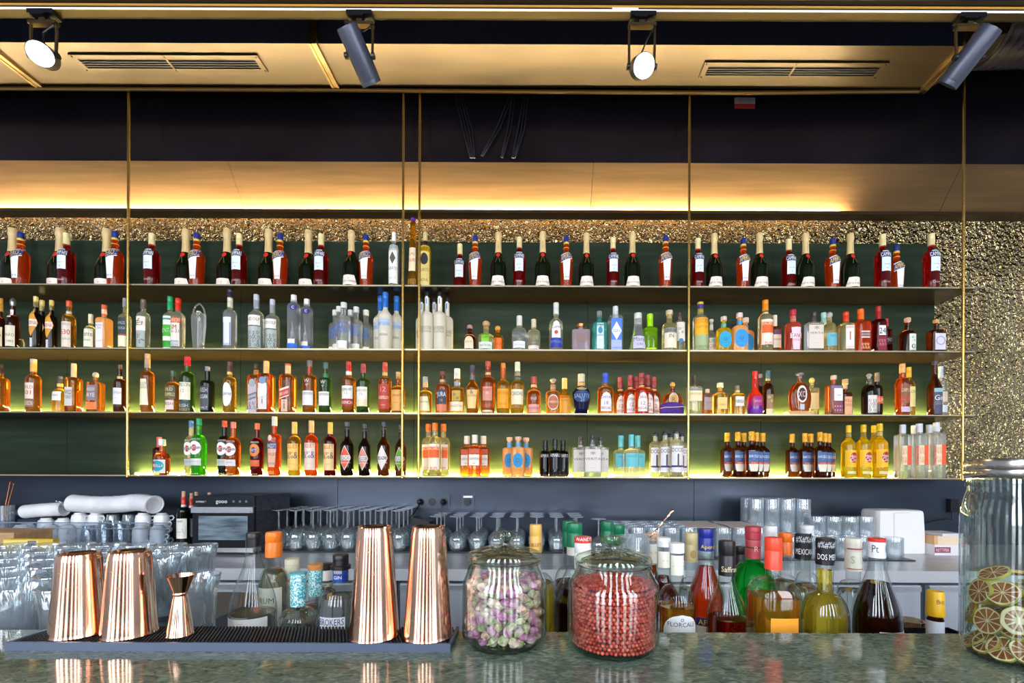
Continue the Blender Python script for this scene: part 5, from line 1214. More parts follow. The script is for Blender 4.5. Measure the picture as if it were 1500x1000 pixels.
# ---------------------------------------------------------------- white pack and boxes
t = thing('paper_pack', 'large white wrapped paper towel pack on the back counter', 'paper pack', (XZ(1325, 2.64), 2.735, CT))
w = XZ(1362, 2.64) - XZ(1325, 2.64)
sec = lambda a, r: tuple(q * (abs(math.cos(a)) ** 7 + abs(math.sin(a)) ** 7) ** (-1 / 7) for q in (r * math.sin(a), -r * .62 * math.cos(a)))
MB().lathe([(0, 0), (w * .98, 0), (w, .006), (w * .985, .12), (w * .95, .232), (w * .92, .245), (w * .85, .25), (0, .25)], 40, sec).build('pack_body', noisy('pack paper', [(.3, 'e4e2e0'), (.7, 'f2f0ee')], (1, 1, 1), 3, 2, .6, bump=.15, bscale=5), t)
MB().add([(-w * .4, -w * .62 - .0012, .005), (-w * .38, -w * .62 - .003, .005), (-w * .36, -w * .60 - .003, .235), (-w * .4, -w * .60 - .001, .238)], [(0, 1, 2, 3)]).add([(-w * .36, -w * .6 - .003, .232), (w * .3, -w * .595 - .001, .236), (w * .3, -w * .595 - .001, .240), (-w * .36, -w * .6 - .003, .24)], [(0, 1, 2, 3)]).build('fold', ink('d8d5d2'), t)
bx = XZ(1382, 2.62) + .012
t = thing('label_box', 'white box with dark red label, lowest of the small boxes', 'box', (bx, 2.68, CT))
MB().box(-.078, .12, -.08, .08, 0, .060).build('box_body', ink('e4e0e2'), t)
MB().box(-.078, .012, -.0812, -.0802, .014, .046).build('red_label', ink('8a3a4c'), t)
mb = MB(); flat_text(mb, 'RETTPEK', -.033, .03, -.0818, .018, 0, .075); flat_text(mb, 'adex', .07, .026, -.0812, .013, 0, .05); mb.build('lettering', ink('e8d8dc'), t)
t = tag(MB().box(-.055, .10, -.07, .07, 0, .046).build('cream_box', ink('e6cfae')), 'cream box stacked on the red labelled box', 'box'); t.location = (bx, 2.68, CT + .0602)
t = tag(MB().box(-.03, .09, -.07, .065, 0, .016).build('thin_box', ink('d8d6da')), 'thin white box on top of the cream box', 'box'); t.location = (bx + .005, 2.68, CT + .1064)
t = tag(MB().box(-.008, .014, -.018, .09, 0, .05).build('tan_box', ink('d8a878')), 'narrow tan box beside the cream box', 'box'); t.location = (bx - .0565 - .016, 2.62, CT + .0602)
# ================================================================ the bar in front
M_marble = noisy('green marble', [(.30, '3f4d43'), (.45, '54645a'), (.58, '6a7969'), (.70, '86927f'), (.80, '5e6c5e')], (.8, 1.7, 1.0), 85, 14, .09, distort=1.2, coat=.2)
M_rubber = P('black rubber', '15161a', .38)
M_copper = P('polished copper', (.93, .54, .38), .13, 1.0)
BACK = .766
t = thing('bar_counter', 'dark green polished marble bar counter in the foreground', 'counter', (0, .55, 0))
MB().box(-2.6, 2.6, -.25, BACK - .55, BT - .04, BT).build('marble_top', M_marble, t)
MB().box(-2.55, 2.55, -.12, BACK - .57, 0, BT - .041).build('bar_front', P('bar front', '2a2c30', .5), t)
# the steel station behind the bar, on which the working bottles stand
RB = EYE - .45
t = thing('bar_station', 'steel bottle station right behind the bar counter', 'station', (0, 1.0, 0))
MB().box(-.78, 1.6, -.215, .26, 0, RB).build('station_body', P('station steel', 'a4a8ae', .35, .4), t)
MB().box(.90, 1.6, .225, .26, RB, RB + .012).build('rear_lip', M_black, t)
GB = EYE - .372
t = tag(MB().box(-1.95, -.80, .79, 1.39, 0, GB).build('glass_cabinet', P('glass cabinet steel', '70767c', .4, .6)), 'steel cabinet behind the bar carrying textured tumblers', 'cabinet')
# rubber rail mat
MX0, MX1 = XZ(12, .682), XZ(661, .682)
t = thing('rail_mat', 'black rubber bar mat lying along the marble counter edge', 'mat', ((MX0 + MX1) / 2, .72, BT), .0012)
w = (MX1 - MX0) / 2
MB().box(-w, w, -.038, .037, 0, .006).build('mat_base', M_rubber, t)
MB().box(-w, w, -.042, -.038, 0, .0125).box(-w, -w + .004, -.038, .037, .006, .0115).box(w - .004, w, -.038, .037, .006, .0115).build('raised_edge', P('rubber edge daylight tint', '414d63', .32), t)  # daylight reflected by the black rubber edge is painted in as blue-grey
mb = MB()
nx, ny = 118, 12
for i in range(nx):
    for j in range(ny):
        cx = -w + .008 + (2 * w - .016) * (i + .5 * (j % 2)) / nx; cy = -.034 + .068 * j / (ny - 1)
        r = .0019
        mb.add([(cx - r, cy - r, .006), (cx + r, cy - r, .006), (cx + r, cy + r, .006), (cx - r, cy + r, .006), (cx - r * .7, cy - r * .7, .0112), (cx + r * .7, cy - r * .7, .0112), (cx + r * .7, cy + r * .7, .0112), (cx - r * .7, cy + r * .7, .0112)],
               [(4, 5, 6, 7), (0, 1, 5, 4), (1, 2, 6, 5), (2, 3, 7, 6), (3, 0, 4, 7)])
mb.build('studs', M_rubber, t)
MT = BT + .0113
# copper shaker tins, upturned
def tin(x, yt, Z, rb, rt, lb):
    p = at(x, yt, Z); H = p.z - MT
    t = thing('shaker_tin', lb, 'shaker', (XZ(x, Z), Z, MT), group='upturned copper shaker tins')
    pr = [(rb * 1.015, .0), (rb * 1.03, .0012), (rb * 1.015, .003), (rb, .006)] + [(rb + (rt - rb) * k / 6, H * .03 + H * .88 * k / 6) for k in range(1, 7)] + [(rt * .985, H * .945), (rt * .93, H * .975), (rt * .94, H * .995), (rt * .90, H), (rt * .84, H * .985), (0, H * .98)]
    MB().lathe(pr, 64).build('tin_body', M_copper, t)
    mb = MB()
    for (u, v, sz, s) in ((0, .80, .010, '~'), (-.25, .22, .007, '_|_|_'), (.3, .6, .008, '+')):
        vv, ff, wd = text2d(s)
        R = rb + (rt - rb) * v
        mb.add([((R + .0004) * math.sin(u + a * sz / R), -(R + .0004) * math.cos(u + a * sz / R), v * H + q * sz) for a, q in vv], ff)
    mb.build('stamped_marks', P('copper mark', (.55, .30, .2), .3, 1.0), t)
    return t
tin(117, 809, .720, .0355, .0275, 'leftmost short copper shaker tin upside down on the mat')
tin(191, 806, .719, .0355, .0275, 'short copper shaker tin beside the jigger')
tin(549.5, 770, .716, .0375, .0268, 'left one of the two tall copper shaker tins')
tin(628, 770, .716, .0375, .0268, 'right tall copper shaker tin, next to the rosebud jar')
# jigger
p = at(265, 842, .715)
H = p.z - MT
t = thing('jigger', 'small hourglass copper jigger standing on the rubber mat', 'jigger', (XZ(265, .715), .715, MT))
MB().lathe([(.0185, 0), (.0190, .001), (.0180, .004), (.0145, H * .30), (.0105, H * .60), (.0092, H * .66), (.0092, H * .665), (0, H * .665)], 48).build('large_cup', M_copper, t)
MB().lathe([(0, H * .66), (.0088, H * .66), (.0095, H * .675), (.0105, H * .69), (.0098, H * .705), (.0098, H * .72), (0, H * .72)], 40).build('waist_ring', M_copper, t)
MB().lathe([(0, H * .70), (.0095, H * .71), (.0185, H * .985), (.0195, H), (.0182, H), (.0085, H * .735), (0, H * .735)], 48).build('small_cup', M_copper, t)

# ---------------------------------------------------------------- lidded jars
def jar(x, Z, r, hb, hs, hn, rn, lid_r, knob, lb, name='glass_jar'):
    t = thing(name, lb, 'jar', (XZ(x, Z), Z, BT))
    o = [(0, .004), (r * .72, 0), (r * .80, 0), (r * .93, .004), (r, .016), (r, hb), (r * .985, hb + .008), (r * .93, hb + (hs - hb) * .45), (rn * 1.04, hs), (rn, hs + .004), (rn, hn)]
    i = [(rn - .004, hn), (rn - .004, hs + .003), (rn * 1.04 - .005, hs - .002), (r * .93 - .005, hb + (hs - hb) * .40), (r - .005, hb), (r - .005, .018), (r * .9, .010), (0, .009)]
    MB().lathe(o + i, 64).build('jar_body', thin('jar glass', 'f3f8f5', 'aab8b2', .8), t)
    return t
def lidknob(t, z, lr, kr, kh):
    MB().lathe([(0, z), (lr * .9, z), (lr, z + .002), (lr * 1.01, z + .006), (lr * .97, z + .011), (lr * .8, z + .015), (lr * .5, z + .020), (lr * .2, z + .023), (0, z + .024)], 64).lathe([(0, z + .004), (lr * .85, z + .005), (lr * .5, z + .014), (0, z + .019)], 48).build('lid', thin('lid glass', 'f2f6ee', 'dfe6da', .6), t)
    MB().lathe([(0, z + .023), (kr * .5, z + .023), (kr * .42, z + .027), (kr * .55, z + .030), (kr, z + .033), (kr * 1.06, z + .038), (kr * .95, z + kh), (kr * .6, z + kh + .003), (0, z + kh + .004)], 40).build('knob', thin('lid glass', 'f2f6ee', 'dfe6da', .6), t)
    MB().lathe([(lr * .94, z - .006), (lr * .99, z - .005), (lr * .99, z - .001), (lr * .94, z)], 64, closed=False).build('seal_ring', thin('seal', 'e8ece8', 'a0aaa4', .6), t)
JZ1, JR1 = .722, .0665
t = jar(740, JZ1, JR1, .090, .122, .129, .0535, 0, 0, 'lidded glass jar full of dried rosebuds')
lidknob(t, .1305, .058, .0185, .041)
JZ2, JR2 = .702, .0690
t = jar(899, JZ2, JR2, .092, .120, .127, .0545, 0, 0, 'lidded glass jar full of red peppercorns')
lidknob(t, .1285, .0585, .0185, .040)
# rosebuds: petals and calyx, a few kinds, many single buds
def bud_proto(c1, c2, seed):
    rnd = random.Random(seed)
    t = thing('rosebud', 'dried pink rosebud among many in the lidded jar', 'rosebud', (0, 0, -5), group='dried rosebuds in the jar')
    k = [1 + .12 * math.sin(5 * j + seed) for j in range(60)]
    sec = lambda a, r: (r * (1 + .13 * math.cos(5 * a + seed)) * math.sin(a), -r * (1 + .13 * math.cos(5 * a + seed)) * math.cos(a))
    m = noisy('petal %d' % seed, [(.30, c1), (.52, c2), (.75, 'e8d4c0')], (1, 1, .6), 110, 3, .7)
    MB().lathe([(0, -.0045), (.0042, -.0036), (.0064, .000), (.0060, .004), (.0042, .0075), (.0030, .0095), (.0016, .0102), (0, .0095)], 15, sec).build('petals', m, t)
    g = noisy('calyx', [(.3, '6a7448'), (.7, 'b9b48c')], (1, 1, 1), 90, 2, .8)
    mb = MB().lathe([(0, -.0085), (.0012, -.0085), (.0015, -.006), (.0040, -.0045), (.0050, -.002), (.0045, -.001), (0, -.002)], 10)
    for q in range(4):
        a = q * PI / 2 + seed; r = .0068
        mb.add([(.0046 * math.cos(a - .45), .0046 * math.sin(a - .45), -.003), (.0046 * math.cos(a + .45), .0046 * math.sin(a + .45), -.003), (r * math.cos(a), r * math.sin(a), .005)], [(0, 1, 2)])
    mb.build('calyx', g, t)
    return t
protos = [bud_proto('8a2a68', 'c07aa8', 1), bud_proto('9a3478', 'cfa0b8', 2), bud_proto('b06a98', 'e0c8b4', 3), bud_proto('7a8058', 'c8bda0', 4), bud_proto('a04a58', 'd8a898', 5)]
rnd = random.Random(11)
pts = []
def scatter(n, r0, r1, z0, z1, md, tries, front):
    c = 0
    for _ in range(tries):
        if c >= n: break
        a = rnd.uniform(-PI, PI)
        if front and abs(a) > 2.0: continue
        r = math.sqrt(rnd.uniform(r0 * r0, r1 * r1)); z = rnd.uniform(z0, z1)
        q = Vector((r * math.sin(a), -r * math.cos(a), z))
        if all((q - p).length > md for p in pts):
            pts.append(q); c += 1
scatter(170, JR1 - .015, JR1 - .0135, .0145, .098, .0108, 9000, True)
scatter(50, .0, JR1 - .014, .095, .100, .0108, 4000, False)
scatter(100, .030, JR1 - .022, .020, .094, .0112, 6000, False)
for i, q in enumerate(pts[:298]):
    p = protos[i % 5 if rnd.random() < .8 else 0]
    o = dup(p, Vector((XZ(740, JZ1), JZ1, BT)) + q, 0)
    o.rotation_euler = (rnd.uniform(-1.7, 1.7), rnd.uniform(-1.7, 1.7), rnd.uniform(0, 6))
    s = rnd.uniform(1.0, 1.18); o.scale = (s, s, s)
for p in protos: kill(p)
# red peppercorns: the 300 nearest the viewer one by one, the rest of the fill as one mass
def berry(r, n=8):
    return [(r * math.sin(PI * k / n), -r * math.cos(PI * k / n)) for k in range(n + 1)]
M_pep = noisy('peppercorn', [(.3, 'b02c28'), (.6, 'd8503f'), (.8, 'e47a60')], (1, 1, 1), 160, 2, .38)
pm = [MB().lathe([(max(0, a), c) for a, c in berry(.00295)], 12).mesh('peppercorn', m_) for m_ in (M_pep, P('pepper deep', 'b2332c', .35), P('pepper light', 'dd6350', .35))]
ga = PI * (3 - math.sqrt(5))
cells = []
for row in range(16):
    z = .0125 + row * .0054
    nn = int(2 * PI * (JR2 - .0085) / .0062)
    for k in range(nn):
        a = 2 * PI * (k + .5 * (row % 2)) / nn
        a = (a + PI) % (2 * PI) - PI
        cells.append((a, JR2 - .0085 + rnd.uniform(-.0008, .0006), z + rnd.uniform(-.0009, .0009)))
cells.sort(key=lambda c: abs(c[0]))
c0 = Vector((XZ(899, JZ2), JZ2, BT))
mass = MB()
for i, (a, r, z) in enumerate(cells):
    q = Vector((r * math.sin(a), -r * math.cos(a), z))
    if i < 300:
        o = link('peppercorn', rnd.choice(pm), None, c0 + q)
        o.rotation_euler = (rnd.uniform(0, 6), rnd.uniform(0, 6), 0)
        tag(o, 'red peppercorn among many behind the jar glass', 'peppercorn', 'red peppercorns in the jar')
    else:
        mass.lathe([(max(0, x), y) for x, y in berry(.00295, 6)], 8, M=Matrix.Translation(q), mi=i % 3)
for k in range(520):
    r = (JR2 - .011) * math.sqrt((k + .5) / 520); a = k * ga
    mass.lathe([(max(0, x), y) for x, y in berry(.00295, 6)], 8, M=Matrix.Translation((r * math.sin(a), -r * math.cos(a), .0985 + rnd.uniform(-.001, .0025))), mi=k % 3)
mass.lathe([(0, .0102), (JR2 - .0118, .0102), (JR2 - .0118, .0965), (0, .0965)], 40, mi=3)  # dark core paints the shade seen in gaps between berries
o = mass.build('peppercorn_fill', [M_pep, P('pepper deep', 'b2332c', .35), P('pepper light', 'dd6350', .35), P('pepper gap shade', '4a1210', .7)])
o.location = c0
tag(o, 'mass of red peppercorns filling the lidded jar', 'peppercorns', None, 'stuff')

# the tall jar of dried citrus at the right edge
JZ3, JR3 = .665, .0625
JX3 = XZ(1490, JZ3)
t = thing('citrus_jar', 'tall screw top jar of dried citrus slices, cut by right edge', 'jar', (JX3, JZ3, BT))
r = JR3
MB().lathe([(0, .004), (r * .7, 0), (r * .85, 0), (r * .96, .005), (r, .018), (r, .205), (r * .985, .215), (r * .90, .236), (r * .86, .244), (r * .86, .262), (r * .82, .262), (r * .82, .244), (r * .85, .236), (r * .93, .214), (r - .005, .205), (r - .005, .02), (r * .88, .011), (0, .010)], 64).build('jar_body', thin('jar glass', 'f3f8f5', 'aab8b2', .8), t)
MB().lathe([(0, .2635), (r * .90, .2635), (r * .93, .266), (r * .93, .274), (r * .915, .276), (r * .93, .279), (r * .93, .287), (r * .90, .291), (0, .292)], 56).build('lid', P('steel lid', 'b4b2ae', .22, .95), t)
MB().lathe([(r * .875, .250), (r * .92, .250), (r * .92, .256), (r * .875, .256)], 56, closed=True).build('neck_ring', thin('jar glass', 'f3f8f5', 'aab8b2', .8), t)
def slice_proto(R, c, seed, pale=False):
    rr = random.Random(seed)
    t = thing('citrus_slice', 'x', 'fruit slice', (0, 0, -5), group='dried citrus slices in the jar')
    h = .0022
    wob = lambda a: 1 + .03 * math.sin(3 * a + seed) + .02 * math.sin(7 * a)
    sec = lambda a, q: (q * wob(a) * math.sin(a), -q * wob(a) * math.cos(a))
    MB().lathe([(R * .965, -h * .8), (R * .99, -h), (R * 1.015, 0), (R * .99, h), (R * .965, h * .8)], 40, sec, closed=True).build('peel', noisy('citrus peel %d' % (seed % 2), [(.3, '8a8a1e'), (.7, 'b8ac38')] if seed % 2 else [(.3, '9a7a1c'), (.7, 'c0a03a')], (1, 1, 1), 60, 2, .5), t)
    MB().lathe([(0, -h * .7), (R * .97, -h * .75), (R * .97, h * .75), (0, h * .7)], 40, sec).build('pith', P('citrus pith', 'e2d2b0', .7), t)
    mb = MB(); n = 10
    for k in range(n):
        a0, a1 = 2 * PI * k / n + .05, 2 * PI * (k + 1) / n - .05
        for s in (-1, 1):
            ro = R * (.87 if not pale else .74); ri = R * (.10 if not pale else .26)
            v = []
            for j in range(5):
                a = a0 + (a1 - a0) * j / 4
                v.append((ro * math.sin(a), -ro * math.cos(a), s * h * .80))
            am = (a0 + a1) / 2
            v += [(ri * math.sin(am + .08), -ri * math.cos(am + .08), s * h * .80), (ri * math.sin(am - .08), -ri * math.cos(am - .08), s * h * .80)]
            mb.add(v, [tuple(range(7)) if s > 0 else tuple(range(6, -1, -1))])
    mb.build('segments', noisy('citrus flesh %s' % c, [(.3, c), (.7, 'a8662c')], (1, 1, 1), 130, 4, .45), t)
    return t
sl = [slice_proto(.0185, '6e3614', 1), slice_proto(.0175, '5a2810', 2), slice_proto(.0190, '824018', 3), slice_proto(.0195, '5c3220', 4, True)]
J0 = Vector((JX3, JZ3, BT))
slots = []
# (angle round the jar as seen from the viewer, height, radius, tilt)
view = math.atan2(JX3, JZ3)
def put_slice(k, ang, z, rad, face, roll, lb):
    """face = 0 lies flat; 1 stands against the glass facing out"""
    a = -view + ang
    n = Vector((math.sin(a), -math.cos(a), 0))
    pos = J0 + n * rad + Vector((0, 0, z))
    nz = (n * face + Vector((0, 0, 1)) * (1 - face)).normalized()
    o = dup(sl[k], pos, 0, lb)
    q = Vector((0, 0, 1)).rotation_difference(nz)
    o.rotation_mode = 'QUATERNION'
    from mathutils import Quaternion
    o.rotation_quaternion = q @ Quaternion((0, 0, 1), roll)
    return o
stand = [(-.86, .096, .78, 0, 'uppermost facing slice at left'), (-.60, .057, .84, 2, 'large facing slice low at left of centre'), (.05, .066, .84, 3, 'pale facing slice with white centre'),
         (.75, .092, .75, 0, 'facing slice high on the right'), (.72, .048, .8, 1, 'facing slice low on the right'), (-1.35, .060, .75, 1, 'edge slice at the far left of jar'), (-1.25, .022, .5, 2, 'leaning slice at the lower far left'),
         (-.75, .023, .55, 1, 'leaning slice at the bottom left'), (-.28, .021, .55, 0, 'leaning slice at the bottom left of centre'), (.25, .024, .55, 2, 'leaning slice at the bottom centre'), (.8, .022, .55, 0, 'leaning slice at the bottom right'), (-.30, .100, .55, 2, 'leaning slice high in the middle')]
for i, (a, z, fc, k, lb) in enumerate(stand):
    put_slice(k, a, z, .0525 - .018 * (1 - fc) * .9, fc, i * .7, 'dried citrus, ' + lb)
i = 0
for lev in range(9):
    for j in range(3):
        a = lev * .9 + j * 2 * PI / 3 + .3
        put_slice((lev + j) % 4, a, .0145 + lev * .0128 + j * .003, .027 if lev < 7 else .030, .08 + .14 * ((lev * 3 + j) % 3), lev + j, 'dried citrus slice in layer %s from jar bottom, %s of its layer' % (ORD[lev], ORD[j]))
for s in sl: kill(s)

# ---------------------------------------------------------------- working bottles behind the bar
def liquid_m(c):
    d = {'cola': ('3a0e06', .8), 'amber': ('ffb638', .9), 'gold': ('ffe24a', .9), 'red': ('ff4a10', .85), 'wine': ('b01810', .92), 'rust': ('c05a24', .92), 'water': ('f2f6f4', .97), 'straw': ('f4e8c0', .95), 'green': ('0c8a28', .7), 'brown': ('7a3c12', .9)}[c]
    return P('liquid ' + c, d[0], .02, 0, d[1], 1.33)
def barb(x, yt, Z, w, lq, liq, caps, labels, desc, hs, hn, rn, st='dome', p=2.0, glass=None, name='liquor_bottle', **ov):
    """a bottle of the bar station; heights are read off the photograph"""
    z0 = RB
    H = at(x, yt, Z).z - z0
    V = lambda y: (EYE - z0 - (y - PY - TH * (x - PX)) * Z / F) / H
    sh = dict(rn=rn, hs=V(hs), hn=V(hn), st=st, p=p, c0=V(caps[-1][0]) if len(caps) < 3 else V(caps[0][0]), cr=.4)
    sh.update(ov)
    R = w / 2 * Z / F / math.sqrt(1 + ((x - PX) / F) ** 2)
    S = Surf(sh, R, H)
    t = thing(name, desc, 'bottle', (at(x, 860, Z).x, Z, z0 + .0003))
    BARB.append((t, R))
    MB().lathe(S.prof, 48, S.sec).build('bottle_body', glass or thin('station bottle glass', 'f4f8f6', 'b4c2c0', .9, base=.04, powr=3.2), t)
    if lq:
        zt = V(lq) * H
        pr = [(0, .006)] + [(max(0, S.rad(z) - .0028), z) for z in [.006 + (zt - .006) * k / 30 for k in range(31)]] + [(0, zt)]
        MB().lathe(pr, 44, S.sec).build('liquid', liquid_m(liq), t)
    for i, c in enumerate(caps):
        cap_mesh(S, (V(c[0]), V(c[1]), c[2], c[3], c[4]), 40).build('cap' if i == 0 else 'neck_band', capm(c[3]), t)
    S.over = [(V(c[0]) * H, V(c[1]) * H, c[2] * R) for c in caps if c[4] == 'screw']
    def VL(y):      # the label faces the viewer, nearer than the bottle's axis
        zc = min(.97, max(.02, V(y))) * H
        q = max([S.rad(zc)] + [o[2] for o in S.over if o[0] <= zc <= o[1]])
        return (EYE - z0 - (y - PY - TH * (x - PX)) * (Z - q) / F) / H
    lab = [(q[0], VL(q[1]), VL(q[2]), q[3], q[4], [(tx, VL(ty), sz * Z / F / H, tc) for tx, ty, sz, tc in q[5]], *q[6:]) for q in labels]
    if lab: add_labels(S, [lab], t, True)
    return t
BARB = []
# left group
barb(371, 780, .93, 72, 896, 'water', [(800, 780, .33, '17171a', 'screw')], [('r', 935, 908, 66, 'e6e8e6', [('-------', 914, 3, '9aa09e')])], 'nearly empty clear bottle with black cap behind the mat', 895, 803, .31, st='cos')
barb(401, 779, 1.06, 44, 833, 'straw', [(815, 779, .585, 'f07a1c', 'screw')], [('r', 918, 862, 62, 'ebe7d8', [('RUM', 880, 8, '8a5a3a')])], 'clear rum bottle with orange screw cap behind the mat', 860, 832, .54)
barb(428, 818, 1.12, 40, 850, 'straw', [(838, 818, .57, 'e2dcc0', 'screw')], [], 'pale bottle with cream cap behind the aqua sleeve', 866, 846, .5)
teal = noisy('aqua floral paper', [(.40, '1c9ab0'), (.50, '5cc8d0'), (.58, 'e4f0e8')], (1, 1, 1), 130, 2, .5, distort=2.5)
def tealb(x, yt, Z, w, y1, cork, hs, hn, lb, lq):
    t = barb(x, yt, Z, w, lq, 'water', [(yt + (8 if cork else 2), yt, .42, 'c8894c' if cork else '58b8c8', 'screw')], [], lb, hs, hn, .36)
    z = lambda y: EYE - RB - (y - PY) * Z / F
    R = w / 2 * Z / F / math.sqrt(1 + ((x - PX) / F) ** 2)
    MB().lathe([(R * .37, z(y1)), (R * .385, z(y1)), (R * .40, z(yt + 3)), (R * .38, z(yt + 2)), (0, z(yt + 2))], 36).build('paper_sleeve', teal, t)
tealb(437, 838, .92, 62, 888, False, 914, 890, 'gin bottle with aqua floral neck sleeve, front of two', 900)
tealb(462, 826, 1.04, 54, 873, True, 904, 880, 'gin bottle with aqua floral sleeve and copper cap', 888)
barb(479, 825, 1.13, 34, 858, 'water', [(834, 825, .55, '1d1d22', 'screw')], [('r', 851, 836, 56, 'd8d0cc', [])], 'clear bottle with black cap behind the hat shaped stopper', 882, 862, .52)
barb(499, 812, .90, 66, 872, 'water', [(828, 812, .36, '15161a', 'screw'), (833, 827, .46, '15161a', 'screw'), (851, 833, .35, '1c3f8e', 'screw')],
     [('r', 945, 905, 36, 'eef0f0', [('BROKERS', 911.5, 9.5, '1c3f8e')], -2), ('r', 850, 834, 60, None, [('GIN', 846, 5, 'e8ecf4'), ('IIIIIII', 838, 5, 'e8e0b8')])], 'clear gin bottle with black bowler hat stopper and blue neck', 892, 853, .33)
# middle group
barb(784.5, 768, .95, 60, 852, 'gold', [(808, 768, .30, 'd8ae58', 'screw')], [('r', 802, 795, 60, None, [('LILLET', 798, 5, 'a83020')])], 'golden liqueur bottle with gold cap behind the rosebud jar', 870, 838, .28)
barb(833, 763, 1.14, 44, 850, 'brown', [(800, 763, .44, '0f6a4a', 'screw')], [], 'dark bottle with green cap, rear of the pair between jars', 862, 830, .4)
barb(841, 766, 1.03, 66, 858, 'cola', [(800, 766, .355, '12704e', 'screw'), (812, 800, .34, 'd8d4c8', 'screw')], [], 'brown liquor bottle with green cap between the two jars', 882, 825, .32, st='cos')
barb(853.5, 786, .90, 44, 862, 'water', [(794, 786, .58, 'd23a34', 'screw'), (832, 794, .56, 'e8e8ea', 'screw')], [('r', 793.5, 787, 66, None, [('WANDS', 790, 5, 'ffffff')])], 'white necked bottle with red band behind the peppercorn jar', 884, 850, .52)
barb(889, 764, 1.14, 40, 850, 'brown', [(795, 764, .48, '0f6a48', 'screw')], [], 'bottle with green cap behind the peppercorn jar, left', 862, 830, .44)
barb(906, 769, 1.24, 38, 850, 'brown', [(798, 769, .48, '11704c', 'screw')], [], 'bottle with green cap behind the peppercorn jar, right', 862, 830, .44)
# bar spoon in a glass
p = at(931, 772, 1.13)
t = thing('mixing_glass', 'straight clear glass holding the copper bar spoon', 'glass', (p.x, 1.135, RB + .0002))
MB().lathe([(0, 0), (.032, 0), (.036, .29), (.034, .29), (.030, .012), (0, .012)], 40).build('glass_body', M_glassrib, t)
a, c = at(940, 800, 1.13), at(987, 746, 1.13)
d = (c - a); a0 = a - d * .55
t = thing('bar_spoon', 'twisted copper bar spoon leaning out of the glass', 'spoon', a0)
q = []
N_ = 46
mb = MB()
for ph in (0, PI):
    mb.tube([(d * 1.42 * k / N_) + Vector((.0011 * math.cos(k * .9 + ph), .0011 * math.sin(k * .9 + ph), 0)) for k in range(N_ + 1)], .0013, 6)
mb.build('twisted_shaft', M_copper, t)
e = d * 1.42
MB().tube([e, e + d * .05, e + d * .10, e + d * .135], [.0025, .0042, .0040, .001], 12).build('spoon_tip', M_copper, t)
# right group
neck = lambda y0, y1, tx, c: ('r', y1, y0, 70, 'e6e4d4', [(tx, (y0 + y1) / 2, 7, c)])
barb(955, 781, 1.20, 50, 826, 'rust', [(791, 781, .36, 'd8b49a', 'cork')], [neck(797, 825, '* *', 'c8a83c')], 'syrup bottle with pale cork, rearmost of three white necked ones', 872, 834, .34, st='cos')
barb(972, 787, 1.04, 56, 843, 'wine', [(800, 787, .36, 'dcdcda', 'screw')], [neck(808, 832, '- -', 'a8a898')], 'wine red bottle with white cap, middle of three white necked ones', 882, 842, .34, st='cos')
barb(991, 795, .885, 56, 886, 'amber', [(809, 795, .41, 'e0e0de', 'screw')], [neck(814, 843, '- ~ -', 'b8b8a8'), ('a', 950, 901, 58, 'e4e7e5', [('FLORCALE', 915, 6.5, '2a3a6a'), ('o', 907, 7, '2a3a8a'), ('- - - - - -', 922, 3, 'a0a4a4')])], 'amber bottle with white cap and arched label beside peppercorn jar', 884, 856, .36)
barb(1012.5, 780, 1.12, 38, 862, 'water', [(822, 780, .5, 'c8b88a', 'screw')], [('o', 818, 806, 30, 'b0985c', [])], 'clear bottle with long champagne coloured cap', 872, 846, .46)
barb(1034, 774, 1.00, 54, 829, 'red', [(806, 774, .43, '1c2c8a', 'screw')], [('r', 935, 906, 50, 'dfe8d8', []), ('r', 918, 906, 50, '20307c', [('APEROL', 912, 8, 'f0c81c')]), ('r', 806, 797, 64, None, [('Aperol', 801, 6, 'e8d020')])], 'orange red aperitif bottle with tall blue cap', 880, 815, .42, st='cos')
barb(1064.6, 792, .87, 60, 903, 'wine', [(842, 792, .43, '141316', 'screw')], [('r', 840, 828, 66, None, [('Saffran', 834, 8, 'd8c8a0')])], 'bottle with glossy black capsule and gold script, dark red inside', 900, 843, .40, st='cos')
barb(1084.5, 800, 1.11, 36, 850, 'brown', [(828, 800, .40, '1a1a1e', 'screw')], [], 'small black capped bottle left of the green one', 872, 842, .38)
gm = P('green bottle glass', '12b83a', .03, 0, .85, 1.2)
barb(1102.7, 771, .985, 68, 0, None, [(789, 771, .355, 'a4303c', 'screw'), (817, 790, .345, 'b0404c', 'screw')], [('r', 960, 905, 60, 'e0dcc8', []), ('r', 810, 798, 50, None, [('R', 804, 8, 'd8a0a8')])], 'bright green liqueur bottle with maroon capsule', 866, 822, .34, glass=gm)
barb(1128.5, 770, 1.13, 34, 862, 'water', [(792, 770, .58, 'd4d4d6', 'screw')], [], 'clear bottle with silver cap behind the red orange cap', 868, 838, .5)
barb(1132.5, 787, .872, 72, 871, 'amber', [(833, 787, .37, 'ef4a30', 'screw')], [('r', 945, 906, 36, 'e89a28', [])], 'square amber bottle with red orange capsule', 873, 845, .33, sq=4)
barb(1150, 780, 1.078, 40, 850, 'straw', [(812, 780, .53, 'ea6a14', 'screw')], [], 'clear bottle with plain orange capsule', 870, 842, .48)
mexc = lambda y0, s: [('r', y0 + 36, y0 + 2, 88, '141318', [(s, y0 + 28, 8.5, 'e8e8ea'), ('#%#%#%#', y0 + 10, 9, 'd0d4dc')])]
barb(1182, 769, 1.17, 38, 862, 'water', [(783, 769, .56, 'c8ccd2', 'screw')], [], 'clear bottle with silver screw cap at the back', 868, 838, .5)
barb(1175.7, 782, .985, 58, 858, 'straw', [(818, 782, .44, '15141a', 'screw')], mexc(780, 'MEXICANOS'), 'clear mezcal bottle with printed black capsule, rear of two', 886, 853, .42)
